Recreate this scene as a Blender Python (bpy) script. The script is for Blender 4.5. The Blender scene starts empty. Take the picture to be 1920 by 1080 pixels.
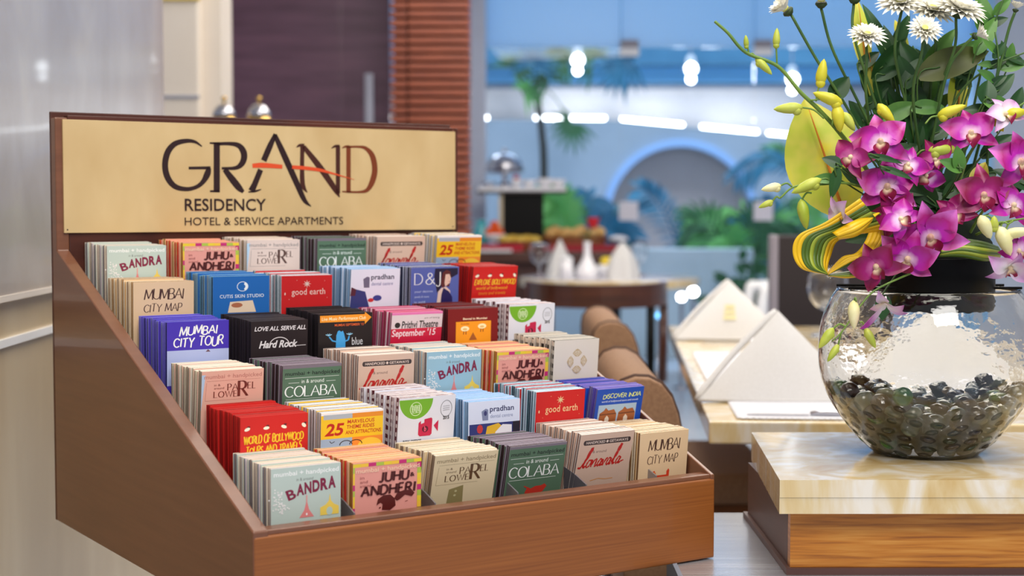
import bpy, bmesh, math, random
from mathutils import Vector, Matrix, Euler, geometry

# ---------------------------------------------------------------- scene, camera, light
SC = bpy.context.scene
COL = SC.collection
random.seed(7)
PI = math.pi
R = math.radians

F_PX = 2848.6                       # focal length in pixels of a 1920 wide picture
PITCH = 0.0531
CAM_Z = 1.15
cd = bpy.data.cameras.new('camera')
cam = bpy.data.objects.new('camera', cd)
COL.objects.link(cam)
cd.sensor_width = 36.0
cd.lens = 36.0 * F_PX / 1920.0
cd.clip_start = 0.05
cd.clip_end = 100
cd.dof.use_dof = True
cd.dof.focus_distance = 2.08
cd.dof.aperture_fstop = 4.0
cam.location = (0, 0, CAM_Z)
cam.rotation_euler = (PI / 2 - PITCH, 0, 0)
SC.camera = cam

SC.view_settings.view_transform = 'Standard'
SC.view_settings.look = 'None'
SC.view_settings.gamma = 1.0
SC.view_settings.use_curve_mapping = False
SC.view_settings.exposure = 0.0

W = bpy.data.worlds.new('world')
SC.world = W
W.use_nodes = True
bgn = W.node_tree.nodes['Background']
bgn.inputs[0].default_value = (0.84, 0.88, 1.0, 1)
bgn.inputs[1].default_value = 0.36


def area(name, loc, target, sx, sy, power, color=(1, 1, 1), spread=180):
    d = bpy.data.lights.new(name, 'AREA')
    d.shape = 'RECTANGLE'
    d.size, d.size_y = sx, sy
    d.energy = power
    d.color = color
    d.spread = R(spread)
    o = bpy.data.objects.new(name, d)
    COL.objects.link(o)
    o.location = loc
    o.rotation_euler = (Vector(target) - Vector(loc)).to_track_quat('-Z', 'Y').to_euler()
    return o


area('ceiling_light_lobby', (0.5, 1.5, 3.3), (0.3, 2.1, 0.8), 1.8, 1.4, 52, (1.0, 0.93, 0.82))
area('window_light_behind', (1.2, -2.4, 4.5), (0.2, 2.2, 0.8), 2.4, 1.8, 175, (1.0, 0.97, 0.93))  # unseen key light added to brighten the rack and flowers
area('ceiling_light_dining', (0.9, 5.6, 3.3), (0.9, 5.4, 0.7), 2.6, 4.0, 138, (1.0, 0.92, 0.80))
area('garden_skylight', (1.2, 12.9, 4.6), (1.2, 13.3, 0.5), 7.0, 2.0, 430, (0.70, 0.85, 1.0))


def P(px, py, Y):
    """world point seen at picture position (px, py) at distance Y along the floor"""
    v = 540 - py
    dx, dy, dz = px - 960, F_PX * math.cos(PITCH) + v * math.sin(PITCH), -F_PX * math.sin(PITCH) + v * math.cos(PITCH)
    t = Y / dy
    return Vector((dx * t, Y, CAM_Z + dz * t))


# ---------------------------------------------------------------- materials
def lin(c):
    c /= 255.0
    return c / 12.92 if c <= 0.04045 else ((c + 0.055) / 1.055) ** 2.4


def C(r, g, b):
    return (lin(r), lin(g), lin(b), 1.0)


_m = {}


def new_mat(name):
    m = bpy.data.materials.new(name)
    m.use_nodes = True
    nt = m.node_tree
    return m, nt, nt.nodes['Principled BSDF']


def plain(rgb, rough=0.5, metal=0.0, coat=0.0, spec=0.5, sub=0.0):
    k = (tuple(rgb), rough, metal, coat, spec, sub)
    if k in _m:
        return _m[k]
    m, nt, b = new_mat('plain_%d_%d_%d' % tuple(rgb))
    tc = nt.nodes.new('ShaderNodeTexCoord')
    n = nt.nodes.new('ShaderNodeTexNoise')
    n.inputs['Scale'].default_value = 9.0
    n.inputs['Detail'].default_value = 3.0
    mx = nt.nodes.new('ShaderNodeMix')
    mx.data_type = 'RGBA'
    c = C(*rgb)
    mx.inputs[6].default_value = c
    mx.inputs[7].default_value = (min(1, c[0] * 1.14), min(1, c[1] * 1.14), min(1, c[2] * 1.14), 1)
    nt.links.new(tc.outputs['Object'], n.inputs['Vector'])
    nt.links.new(n.outputs['Fac'], mx.inputs[0])
    nt.links.new(mx.outputs[2], b.inputs['Base Color'])
    b.inputs['Roughness'].default_value = rough
    b.inputs['Metallic'].default_value = metal
    b.inputs['Coat Weight'].default_value = coat
    b.inputs['Specular IOR Level'].default_value = spec
    if sub:
        b.inputs['Subsurface Weight'].default_value = sub
        b.inputs['Subsurface Radius'].default_value = (0.006, 0.004, 0.002)
    _m[k] = m
    return m


def ramp_mat(name, stops, rough=0.5, scale=(1, 1, 1), tex='noise', detail=4, distort=0.0, nscale=5.0, bump=0.0, metal=0.0, coat=0.0, coord='Object', bands='X', rot=(0, 0, 0)):
    """procedural two/three colour material: noise, wave or voronoi through a colour ramp"""
    m, nt, b = new_mat(name)
    tc = nt.nodes.new('ShaderNodeTexCoord')
    mp = nt.nodes.new('ShaderNodeMapping')
    mp.inputs['Scale'].default_value = scale
    mp.inputs['Rotation'].default_value = rot
    nt.links.new(tc.outputs[coord], mp.inputs['Vector'])
    if tex == 'wave':
        n = nt.nodes.new('ShaderNodeTexWave')
        n.bands_direction = bands
        n.inputs['Distortion'].default_value = distort
        n.inputs['Detail'].default_value = detail
        n.inputs['Detail Scale'].default_value = 1.6
        out = n.outputs['Fac']
    elif tex == 'voronoi':
        n = nt.nodes.new('ShaderNodeTexVoronoi')
        out = n.outputs['Distance']
    else:
        n = nt.nodes.new('ShaderNodeTexNoise')
        n.inputs['Detail'].default_value = detail
        n.inputs['Distortion'].default_value = distort
        out = n.outputs['Fac']
    n.inputs['Scale'].default_value = nscale
    nt.links.new(mp.outputs[0], n.inputs['Vector'])
    cr = nt.nodes.new('ShaderNodeValToRGB')
    e = cr.color_ramp.elements
    while len(e) < len(stops):
        e.new(0.5)
    for el, (p, rgb) in zip(e, stops):
        el.position = p
        el.color = C(*rgb)
    nt.links.new(out, cr.inputs[0])
    nt.links.new(cr.outputs[0], b.inputs['Base Color'])
    b.inputs['Roughness'].default_value = rough
    b.inputs['Metallic'].default_value = metal
    b.inputs['Coat Weight'].default_value = coat
    if bump:
        bp = nt.nodes.new('ShaderNodeBump')
        bp.inputs['Strength'].default_value = bump
        bp.inputs['Distance'].default_value = 0.002
        nt.links.new(out, bp.inputs['Height'])
        nt.links.new(bp.outputs[0], b.inputs['Normal'])
    return m


def emit_mat(name, rgb, strength):
    m, nt, b = new_mat(name)
    b.inputs['Base Color'].default_value = C(*rgb)
    b.inputs['Emission Color'].default_value = C(*rgb)
    b.inputs['Emission Strength'].default_value = strength
    return m


def glass_mat(name, rgb=(255, 255, 255), rough=0.0, ior=1.45, bump=0.0, bscale=20):
    m, nt, b = new_mat(name)
    b.inputs['Base Color'].default_value = C(*rgb)
    b.inputs['Roughness'].default_value = rough
    b.inputs['IOR'].default_value = ior
    b.inputs['Transmission Weight'].default_value = 1.0
    if bump:
        n = nt.nodes.new('ShaderNodeTexNoise')
        n.inputs['Scale'].default_value = bscale
        bp = nt.nodes.new('ShaderNodeBump')
        bp.inputs['Strength'].default_value = bump
        bp.inputs['Distance'].default_value = 0.004
        nt.links.new(n.outputs['Fac'], bp.inputs['Height'])
        nt.links.new(bp.outputs[0], b.inputs['Normal'])
    return m


def radial_mat(name, stops, rough=0.45, sub=0.15):
    """petal colour by distance from the bloom's own centre (pigment)"""
    m, nt, b = new_mat(name)
    tc = nt.nodes.new('ShaderNodeTexCoord')
    ln = nt.nodes.new('ShaderNodeVectorMath')
    ln.operation = 'LENGTH'
    n = nt.nodes.new('ShaderNodeTexNoise')
    n.inputs['Scale'].default_value = 60
    ad = nt.nodes.new('ShaderNodeMath')
    ad.operation = 'MULTIPLY_ADD'
    ad.inputs[1].default_value = 0.012
    nt.links.new(tc.outputs['Object'], ln.inputs[0])
    nt.links.new(tc.outputs['Object'], n.inputs['Vector'])
    nt.links.new(n.outputs['Fac'], ad.inputs[0])
    nt.links.new(ln.outputs['Value'], ad.inputs[2])
    sc = nt.nodes.new('ShaderNodeMath')
    sc.operation = 'MULTIPLY'
    sc.inputs[1].default_value = 20.0
    nt.links.new(ad.outputs[0], sc.inputs[0])
    cr = nt.nodes.new('ShaderNodeValToRGB')
    e = cr.color_ramp.elements
    while len(e) < len(stops):
        e.new(0.5)
    for el, (p, rgb) in zip(e, stops):
        el.position = p
        el.color = C(*rgb)
    nt.links.new(sc.outputs[0], cr.inputs[0])
    nt.links.new(cr.outputs[0], b.inputs['Base Color'])
    b.inputs['Roughness'].default_value = rough
    b.inputs['Subsurface Weight'].default_value = sub
    b.inputs['Subsurface Radius'].default_value = (0.004, 0.003, 0.003)
    return m


M = {}
M['rack_wood'] = ramp_mat('rack_wood', [(0.2, (108, 66, 46)), (0.8, (128, 82, 58))], 0.36, (1.5, 1.5, 30), nscale=3, detail=6, coat=0.25)
M['rack_front'] = ramp_mat('rack_front_wood', [(0.2, (128, 70, 26)), (0.8, (160, 94, 40))], 0.42, (2.0, 2.0, 150), nscale=2.2, detail=5, coat=0.15)
M['rack_dark'] = ramp_mat('rack_dark_wood', [(0.2, (58, 22, 12)), (0.8, (92, 40, 22))], 0.45, (2, 2, 20), nscale=3)
M['brass'] = ramp_mat('sign_brushed_gold', [(0.25, (196, 166, 116)), (0.75, (214, 188, 140))], 0.42, (6, 6, 3), nscale=2, detail=3)
M['wall_stone'] = ramp_mat('polished_beige_stone', [(0.25, (166, 154, 144)), (0.55, (180, 170, 162)), (0.8, (194, 184, 172))], 0.2, (3, 3, 2.2), nscale=1.6, detail=9, distort=0.3, coat=0.15)
M['wall_stone_low'] = ramp_mat('polished_tan_stone', [(0.25, (182, 158, 118)), (0.55, (198, 176, 138)), (0.8, (212, 194, 160))], 0.32, (3, 3, 0.8), nscale=1.6, detail=8, distort=0.4)
M['white_trim'] = plain((246, 244, 242), 0.3)
M['cream'] = ramp_mat('cream_plaster', [(0.3, (226, 214, 200)), (0.7, (238, 228, 216))], 0.45, nscale=2)
M['door_wood'] = ramp_mat('dark_veneer', [(0.2, (84, 54, 72)), (0.5, (104, 72, 92)), (0.85, (122, 84, 104))], 0.32, (1.2, 1, 9), nscale=2.4, detail=6, coat=0.3)
M['slat_wood'] = ramp_mat('slat_wood', [(0.2, (120, 54, 34)), (0.8, (160, 82, 52))], 0.4, (2, 2, 14), nscale=3, coat=0.15)
M['slat_dark'] = plain((62, 28, 22), 0.6)
M['steel'] = plain((196, 196, 204), 0.22, 1.0)
M['steel_soft'] = plain((186, 188, 200), 0.4, 0.7)
M['gold'] = plain((206, 168, 96), 0.18, 1.0)
M['white'] = plain((238, 238, 240), 0.4)
M['porcelain'] = plain((240, 238, 244), 0.18, coat=0.4)
M['linen'] = ramp_mat('ivory_linen', [(0.3, (214, 211, 208)), (0.7, (226, 224, 223))], 0.85, (80, 80, 80), nscale=6, bump=0.15)
M['lace'] = ramp_mat('white_mat_cloth', [(0.3, (214, 214, 222)), (0.7, (238, 238, 244))], 0.8, (60, 60, 60), nscale=5, bump=0.3)
M['onyx'] = ramp_mat('honey_onyx', [(0.28, (214, 176, 108)), (0.48, (230, 206, 156)), (0.66, (246, 238, 224))], 0.14, (5, 5, 1.6), nscale=2.2, detail=9, distort=1.6, coat=0.35)
M['onyx_top'] = ramp_mat('pale_onyx_top', [(0.24, (206, 166, 104)), (0.36, (206, 196, 184)), (0.58, (196, 200, 212)), (0.8, (234, 234, 236))], 0.10, (1.5, 1.0, 1.5), nscale=2.0, detail=8, distort=1.8, coat=0.4)  # bluish grey stops put the reflection on the top into its colour
M['oak'] = ramp_mat('golden_oak', [(0.25, (146, 78, 12)), (0.5, (206, 128, 36)), (0.75, (228, 160, 70))], 0.34, (1.2, 1.2, 26), nscale=7, detail=8, distort=0.3, coat=0.25)
M['dark_oak'] = ramp_mat('dark_oak', [(0.2, (72, 44, 38)), (0.8, (104, 68, 58))], 0.4, (1, 1, 10), nscale=3)
M['chair_fabric'] = ramp_mat('tan_upholstery', [(0.3, (134, 98, 70)), (0.7, (154, 116, 84))], 0.75, (30, 30, 30), nscale=5, bump=0.15)
M['chair_wood'] = ramp_mat('chair_walnut', [(0.2, (52, 24, 16)), (0.8, (92, 48, 30))], 0.35, (1.5, 1.5, 12), nscale=3, coat=0.25)
M['black'] = plain((9, 8, 8), 0.4, spec=0.15)
M['dark'] = plain((38, 26, 26), 0.5)
M['floor'] = ramp_mat('polished_pale_floor', [(0.3, (176, 186, 206)), (0.7, (204, 210, 222))], 0.12, nscale=1.5, detail=4)
M['garden_wall'] = ramp_mat('garden_wall_paint', [(0.3, (146, 158, 170)), (0.7, (166, 176, 188))], 0.7, nscale=1.2)
M['niche'] = ramp_mat('niche_paint', [(0.3, (186, 168, 164)), (0.7, (200, 184, 178))], 0.75, nscale=1.2)
M['niche_rim'] = plain((150, 182, 226), 0.6)
M['teal_beam'] = ramp_mat('teal_beam', [(0.3, (52, 104, 136)), (0.7, (78, 134, 166))], 0.5, nscale=1.5)
M['sky_blue'] = plain((124, 196, 240), 0.5)
M['planter'] = ramp_mat('pale_garden_bench', [(0.3, (200, 214, 220)), (0.7, (222, 232, 238))], 0.3, nscale=2)
M['cove'] = emit_mat('cove_strip', (255, 250, 246), 11.0)
M['bulb'] = emit_mat('bulb', (255, 255, 255), 14.0)
M['blue_bulb'] = emit_mat('blue_bulb', (120, 200, 255), 3.0)
M['glass'] = glass_mat('clear_glass')
M['bowl_glass'] = glass_mat('bowl_glass', (252, 252, 250), 0.0, 1.45, 0.10, 16)
M['palm'] = ramp_mat('palm_green', [(0.3, (16, 74, 40)), (0.7, (44, 118, 58))], 0.45, nscale=3)
M['palm_light'] = ramp_mat('fresh_green', [(0.3, (70, 158, 70)), (0.7, (128, 196, 98))], 0.45, nscale=3)
M['palm_blue'] = ramp_mat('blue_green_leaf', [(0.3, (14, 84, 116)), (0.7, (34, 126, 160))], 0.4, nscale=3)  # blue tint puts the garden's blue light into the leaf colour
M['trunk'] = ramp_mat('palm_trunk', [(0.3, (40, 40, 36)), (0.7, (74, 70, 60))], 0.8, (1, 1, 12), nscale=4, bump=0.4)


def frosted(name, rgb):
    m, nt, b = new_mat(name)
    out = nt.nodes['Material Output']
    tl = nt.nodes.new('ShaderNodeBsdfTranslucent')
    tl.inputs[0].default_value = C(*rgb)
    ms = nt.nodes.new('ShaderNodeMixShader')
    ms.inputs[0].default_value = 0.55
    b.inputs['Base Color'].default_value = C(*rgb)
    b.inputs['Roughness'].default_value = 0.25
    nt.links.new(b.outputs[0], ms.inputs[1])
    nt.links.new(tl.outputs[0], ms.inputs[2])
    nt.links.new(ms.outputs[0], out.inputs['Surface'])
    return m


M['blue_panel'] = frosted('frosted_blue_glass', (186, 218, 242))  # pale blue stands in for ceiling and sky reflected in the transom


def pale_lines(m, scale, rgb, width=0.02):
    """thin pale veins over an existing stone material"""
    nt = m.node_tree
    b = nt.nodes['Principled BSDF']
    src = b.inputs['Base Color'].links[0].from_socket
    tc = nt.nodes.new('ShaderNodeTexCoord')
    n = nt.nodes.new('ShaderNodeTexNoise')
    n.inputs['Scale'].default_value = 2.5
    n.inputs['Detail'].default_value = 5
    mx = nt.nodes.new('ShaderNodeMix')
    mx.data_type = 'RGBA'
    mx.inputs[0].default_value = 0.07
    v = nt.nodes.new('ShaderNodeTexVoronoi')
    v.feature = 'DISTANCE_TO_EDGE'
    v.inputs['Scale'].default_value = scale
    cr = nt.nodes.new('ShaderNodeValToRGB')
    cr.color_ramp.elements[0].color = (1, 1, 1, 1)
    cr.color_ramp.elements[1].position = width
    cr.color_ramp.elements[1].color = (0, 0, 0, 1)
    m2 = nt.nodes.new('ShaderNodeMix')
    m2.data_type = 'RGBA'
    m2.inputs[7].default_value = C(*rgb)
    nt.links.new(tc.outputs['Object'], n.inputs['Vector'])
    nt.links.new(tc.outputs['Object'], mx.inputs[6])
    nt.links.new(n.outputs['Color'], mx.inputs[7])
    nt.links.new(mx.outputs[2], v.inputs['Vector'])
    nt.links.new(v.outputs['Distance'], cr.inputs[0])
    nt.links.new(cr.outputs[0], m2.inputs[0])
    nt.links.new(src, m2.inputs[6])
    nt.links.new(m2.outputs[2], b.inputs['Base Color'])


pale_lines(M['onyx_top'], 3.0, (248, 246, 246), 0.010)  # thin white lines across the stone top


# ---------------------------------------------------------------- mesh helpers
class MB:
    """collects faces of ONE mesh"""

    def __init__(s):
        s.v, s.f, s.mi, s.sm = [], [], [], []

    def add(s, vs, fs, mi=0, smooth=False, mat=None):
        o = len(s.v)
        for p in vs:
            s.v.append(tuple(mat @ Vector(p)) if mat is not None else tuple(p))
        for f in fs:
            s.f.append([o + i for i in f])
            s.mi.append(mi)
            s.sm.append(smooth)
        return s

    def box(s, a, b, mi=0, mat=None, bev=0.0):
        (x0, y0, z0), (x1, y1, z1) = a, b
        if bev:
            bm = bmesh.new()
            bmesh.ops.create_cube(bm, size=1.0)
            bmesh.ops.scale(bm, vec=(x1 - x0, y1 - y0, z1 - z0), verts=bm.verts)
            bmesh.ops.translate(bm, vec=((x0 + x1) / 2, (y0 + y1) / 2, (z0 + z1) / 2), verts=bm.verts)
            bmesh.ops.bevel(bm, geom=list(bm.edges), offset=bev, segments=2, profile=0.6, affect='EDGES')
            bm.verts.index_update()
            s.add([v.co[:] for v in bm.verts], [[v.index for v in f.verts] for f in bm.faces], mi, False, mat)
            bm.free()
            return s
        vs = [(x0, y0, z0), (x1, y0, z0), (x1, y1, z0), (x0, y1, z0), (x0, y0, z1), (x1, y0, z1), (x1, y1, z1), (x0, y1, z1)]
        fs = [(0, 3, 2, 1), (4, 5, 6, 7), (0, 1, 5, 4), (1, 2, 6, 5), (2, 3, 7, 6), (3, 0, 4, 7)]
        return s.add(vs, fs, mi, False, mat)

    def prism(s, poly, axis, a, b, mi=0, mat=None):
        """extrude a 2D outline along an axis ('x','y','z') from a to b"""
        n = len(poly)

        def pt(p, h):
            return {'x': (h, p[0], p[1]), 'y': (p[0], h, p[1]), 'z': (p[0], p[1], h)}[axis]
        vs = [pt(p, a) for p in poly] + [pt(p, b) for p in poly]
        tri = geometry.tessellate_polygon([[Vector((p[0], p[1], 0)) for p in poly]])
        fs = [tuple(t) for t in tri] + [tuple(i + n for i in reversed(t)) for t in tri]
        fs += [(i, (i + 1) % n, n + (i + 1) % n, n + i) for i in range(n)]
        return s.add(vs, fs, mi, False, mat)

    def lathe(s, prof, seg=32, mi=0, mat=None, c=(0, 0, 0), smooth=True):
        vs, fs = [], []
        for r, z in prof:
            for k in range(seg):
                a = 2 * PI * k / seg
                vs.append((c[0] + r * math.cos(a), c[1] + r * math.sin(a), c[2] + z))
        for i in range(len(prof) - 1):
            for k in range(seg):
                k2 = (k + 1) % seg
                fs.append((i * seg + k, i * seg + k2, (i + 1) * seg + k2, (i + 1) * seg + k))
        if prof[0][0] > 1e-5:
            fs.append(tuple(reversed(range(seg))))
        if prof[-1][0] > 1e-5:
            fs.append(tuple(range((len(prof) - 1) * seg, len(prof) * seg)))
        return s.add(vs, fs, mi, smooth, mat)

    def tube(s, pts, rad, seg=8, mi=0, mat=None, caps=True):
        pts = [Vector(p) for p in pts]
        n = len(pts)
        rr = rad if isinstance(rad, (list, tuple)) else [rad] * n
        vs, fs = [], []
        up = Vector((0.13, 0.31, 0.94))
        prev = None
        for i, p in enumerate(pts):
            d = (pts[min(i + 1, n - 1)] - pts[max(i - 1, 0)])
            d = d.normalized() if d.length > 1e-9 else Vector((0, 0, 1))
            if prev is None:
                a = d.cross(up)
                if a.length < 1e-3:
                    a = d.cross(Vector((1, 0, 0)))
                a.normalize()
            else:
                a = (prev - d * prev.dot(d))
                a = a.normalized() if a.length > 1e-6 else d.orthogonal().normalized()
            prev = a
            b = d.cross(a)
            for k in range(seg):
                t = 2 * PI * k / seg
                vs.append(p + (a * math.cos(t) + b * math.sin(t)) * rr[i])
        for i in range(n - 1):
            for k in range(seg):
                k2 = (k + 1) % seg
                fs.append((i * seg + k, i * seg + k2, (i + 1) * seg + k2, (i + 1) * seg + k))
        if caps:
            fs.append(tuple(reversed(range(seg))))
            fs.append(tuple(range((n - 1) * seg, n * seg)))
        return s.add(vs, fs, mi, True, mat)

    def ball(s, c, r, mi=0, seg=14, rings=8, sc=(1, 1, 1), mat=None):
        prof = [(max(1e-6, math.sin(PI * i / rings)) * r, -math.cos(PI * i / rings) * r) for i in range(rings + 1)]
        vs, fs = [], []
        for q, z in prof:
            for k in range(seg):
                a = 2 * PI * k / seg
                vs.append((c[0] + q * math.cos(a) * sc[0], c[1] + q * math.sin(a) * sc[1], c[2] + z * sc[2]))
        for i in range(rings):
            for k in range(seg):
                k2 = (k + 1) % seg
                fs.append((i * seg + k, i * seg + k2, (i + 1) * seg + k2, (i + 1) * seg + k))
        return s.add(vs, fs, mi, True, mat)

    def grid(s, fn, nu, nv, mi=0, mat=None, smooth=True):
        vs = [fn(i / nu, j / nv) for i in range(nu + 1) for j in range(nv + 1)]
        fs = [(i * (nv + 1) + j, (i + 1) * (nv + 1) + j, (i + 1) * (nv + 1) + j + 1, i * (nv + 1) + j + 1) for i in range(nu) for j in range(nv)]
        return s.add(vs, fs, mi, smooth, mat)

    def mesh(s, name, mats):
        me = bpy.data.meshes.new(name)
        me.from_pydata(s.v, [], s.f)
        for m in (mats if isinstance(mats, (list, tuple)) else [mats]):
            me.materials.append(m)
        me.polygons.foreach_set('material_index', s.mi)
        me.polygons.foreach_set('use_smooth', s.sm)
        me.update()
        return me

    def build(s, name, mats, parent=None, loc=None, rot=None):
        o = bpy.data.objects.new(name, s.mesh(name, mats))
        COL.objects.link(o)
        if parent is not None:
            o.parent = parent
        if loc is not None:
            o.location = loc
        if rot is not None:
            o.rotation_euler = rot
        return o


def tag(o, label, cat, group=None, kind=None):
    if label:
        o['label'] = label
    if cat:
        o['category'] = cat
    if group:
        o['group'] = group
    if kind:
        o['kind'] = kind
    return o


def thing(name, loc, label, cat, group=None, rz=0.0):
    o = bpy.data.objects.new(name, None)
    COL.objects.link(o)
    o.empty_display_size = 0.02
    o.location = loc
    o.rotation_euler = (0, 0, rz)
    return tag(o, label, cat, group)


def struct(name, mb, mats, **k):
    o = mb.build(name, mats, **k)
    o['kind'] = 'structure'
    return o


def copy_tree(o, parent=None):
    c = o.copy()
    COL.objects.link(c)
    if parent is not None:
        c.parent = parent
    for ch in list(o.children):
        copy_tree(ch, c)
    return c


def spline(pts, n=8):
    """Catmull-Rom through the points"""
    p = [Vector(q) for q in pts]
    if len(p) < 3:
        return [p[0].lerp(p[-1], i / n) for i in range(n + 1)]
    p = [p[0] * 2 - p[1]] + p + [p[-1] * 2 - p[-2]]
    out = []
    for i in range(1, len(p) - 2):
        a, b, c, d = p[i - 1], p[i], p[i + 1], p[i + 2]
        for k in range(n):
            t = k / n
            out.append(0.5 * ((2 * b) + (c - a) * t + (2 * a - 5 * b + 4 * c - d) * t * t + (3 * b - a - 3 * c + d) * t ** 3))
    out.append(p[-2])
    return out


def basis(n, up=(0, 0, 1), loc=(0, 0, 0), sc=1.0):
    """matrix whose local Z looks along n, local Y as near up as it can"""
    z = Vector(n).normalized()
    y = Vector(up)
    y = y - z * y.dot(z)
    if y.length < 1e-4:
        y = z.orthogonal()
    y.normalize()
    x = y.cross(z)
    m = Matrix((x, y, z)).transposed().to_4x4()
    for i in range(3):
        for j in range(3):
            m[i][j] *= sc
    m.translation = Vector(loc)
    return m


# ---------------------------------------------------------------- the setting
m, nt, b = new_mat('window_pane')
out = nt.nodes['Material Output']
tr = nt.nodes.new('ShaderNodeBsdfTransparent')
tr.inputs[0].default_value = (0.93, 0.97, 1.0, 1)
gl = nt.nodes.new('ShaderNodeBsdfGlossy')
gl.inputs['Roughness'].default_value = 0.02
fr = nt.nodes.new('ShaderNodeFresnel')
fr.inputs[0].default_value = 1.35
ms = nt.nodes.new('ShaderNodeMixShader')
nt.links.new(fr.outputs[0], ms.inputs[0])
nt.links.new(tr.outputs[0], ms.inputs[1])
nt.links.new(gl.outputs[0], ms.inputs[2])
nt.links.new(ms.outputs[0], out.inputs['Surface'])
M['pane'] = m

struct('floor', MB().box((-4, -3, -0.1), (6, 16.5, 0)), M['floor'])


def wx(y, off=0.0):
    return -0.75 - 0.0316 * y + off


mb = MB()
mb.prism([(wx(1.0), 1.0), (wx(3.82), 3.82), (-1.7, 3.82), (-1.7, 1.0)], 'z', 1.005, 3.2)
struct('wall_left', mb, M['wall_stone'])
mb = MB()
mb.prism([(wx(1.0, -0.012), 1.0), (wx(3.82, -0.012), 3.81), (-1.7, 3.81), (-1.7, 1.0)], 'z', 0, 1.004)
struct('wall_left_dado', mb, M['wall_stone_low'])
mb = MB()
mb.prism([(wx(1.0, 0.004), 1.0), (wx(3.82, 0.004), 3.81), (wx(3.82, -0.015), 3.81), (wx(1.0, -0.015), 1.0)], 'z', 0.996, 1.006)
struct('trim_1', mb, M['cream'])
mb = MB()
mb.prism([(wx(1.0, -0.004), 1.0), (wx(3.82, -0.004), 3.81), (wx(3.82, -0.016), 3.81), (wx(1.0, -0.016), 1.0)], 'z', 0.920, 0.933)
struct('trim_2', mb, M['white_trim'])  # white colour stands in for a bright line of light on the wall

mb = MB()
mb.box((-2.6, 6.2, 0), (-1.27, 6.5, 3.2), bev=0.01)
mb.box((-1.27, 6.26, 0), (-1.19, 6.5, 3.2))
struct('wall_column', mb, M['cream'])
struct('trim_3', MB().box((-2.6, 6.19, 1.592), (-1.268, 6.2, 1.604)), M['steel_soft'])  # grey line stands in for a ledge reflected in the column
struct('trim_4', MB().box((-2.6, 6.18, 1.985), (-1.26, 6.2, 2.05)), plain((226, 198, 96), 0.5))  # yellow colour stands in for warm light at the column top

d = struct('door_1', MB().box((-1.62, 8.5, 0), (-0.678, 8.56, 3.2)), M['door_wood'])
h = MB().tube([(-0.79, 8.43, 0.9), (-0.79, 8.43, 1.885)], 0.024, 12)
for z in (1.0, 1.78):
    h.tube([(-0.79, 8.43, z), (-0.79, 8.5, z)], 0.012, 8)
h.build('door_handle', plain((206, 206, 220), 0.35), d)
struct('trim_5', MB().box((-1.66, 8.46, 0), (-1.62, 8.56, 3.2)), M['chair_wood'])

mb = MB()
mb.box((-0.59, 7.66, 0), (-0.235, 7.95, 3.2), 1)
for k in range(74):
    z = 0.02 + k * 0.0432
    mb.box((-0.515, 7.60, z), (-0.222, 7.66, z + 0.030), 0, bev=0.004)
    mb.box((-0.605, 7.615, z), (-0.520, 7.665, z + 0.030), 0, bev=0.004)
    mb.box((-0.236, 7.615, z), (-0.212, 7.95, z + 0.032), 0)
mb.box((-0.522, 7.64, 0), (-0.513, 7.67, 3.2), 1)
struct('wall_slatted', mb, [M['slat_wood'], M['slat_dark']])

# glass front towards the garden
struct('trim_6', MB().box((-0.32, 10.5, 0), (-0.179, 10.7, 3.3), bev=0.01), plain((190, 196, 214), 0.3, coat=0.4))
YG = 10.6
panes = [(-0.179, 0.755), (0.755, 1.68), (1.68, 2.62), (2.62, 3.20)]
for i, (x0, x1) in enumerate(panes):
    w = struct('window_%d' % (i + 1), MB().box((x0 + 0.003, YG, 0.01), (x1 - 0.003, YG + 0.012, 2.255)), M['pane'])
    if i in (1, 2):
        c = P((1180, 1430)[i - 1], 92, YG).x
        f = MB().box((c - 0.062, YG - 0.03, 2.25), (c + 0.062, YG + 0.04, 2.305), 0, bev=0.004)
        f.box((c - 0.066, YG - 0.03, 2.195), (c + 0.066, YG + 0.04, 2.25), 1, bev=0.004)
        f.build('patch_fitting', [plain((150, 146, 156), 0.5), M['white']], w)
        c = P((1178, 1430)[i - 1], 396, YG)
        f = MB().box((c.x - 0.066, YG - 0.035, c.z - 0.066), (c.x + 0.066, YG - 0.001, c.z + 0.066), 0, bev=0.006)
        f.build('pull_plate', plain((226, 222, 232), 0.4), w)
for i, (x0, x1) in enumerate([(-0.179, 0.755), (0.755, 1.68), (1.68, 3.20)]):
    struct('window_%d' % (i + 5), MB().box((x0 + 0.004, YG, 2.26), (x1 - 0.004, YG + 0.03, 3.3)), M['blue_panel'])
struct('trim_7', MB().box((3.20, 10.45, 0), (3.30, 10.75, 3.3)), plain((150, 200, 240), 0.4))  # blue colour stands in for the strip of blue light here
struct('wall_right', MB().box((3.30, 10.5, 0), (6, 10.7, 3.3)), plain((196, 206, 222), 0.6))
struct('ceiling', MB().box((-4, 4.4, 3.4), (6, 10.6, 3.5)), plain((236, 234, 232), 0.8))

# garden wall with its round arched niche and light ledge
YW = 14.0


def gx(px, Y=YW):
    return P(px, 388, Y).x


def gz(py, Y=YW):
    return P(960, py, Y).z


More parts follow.
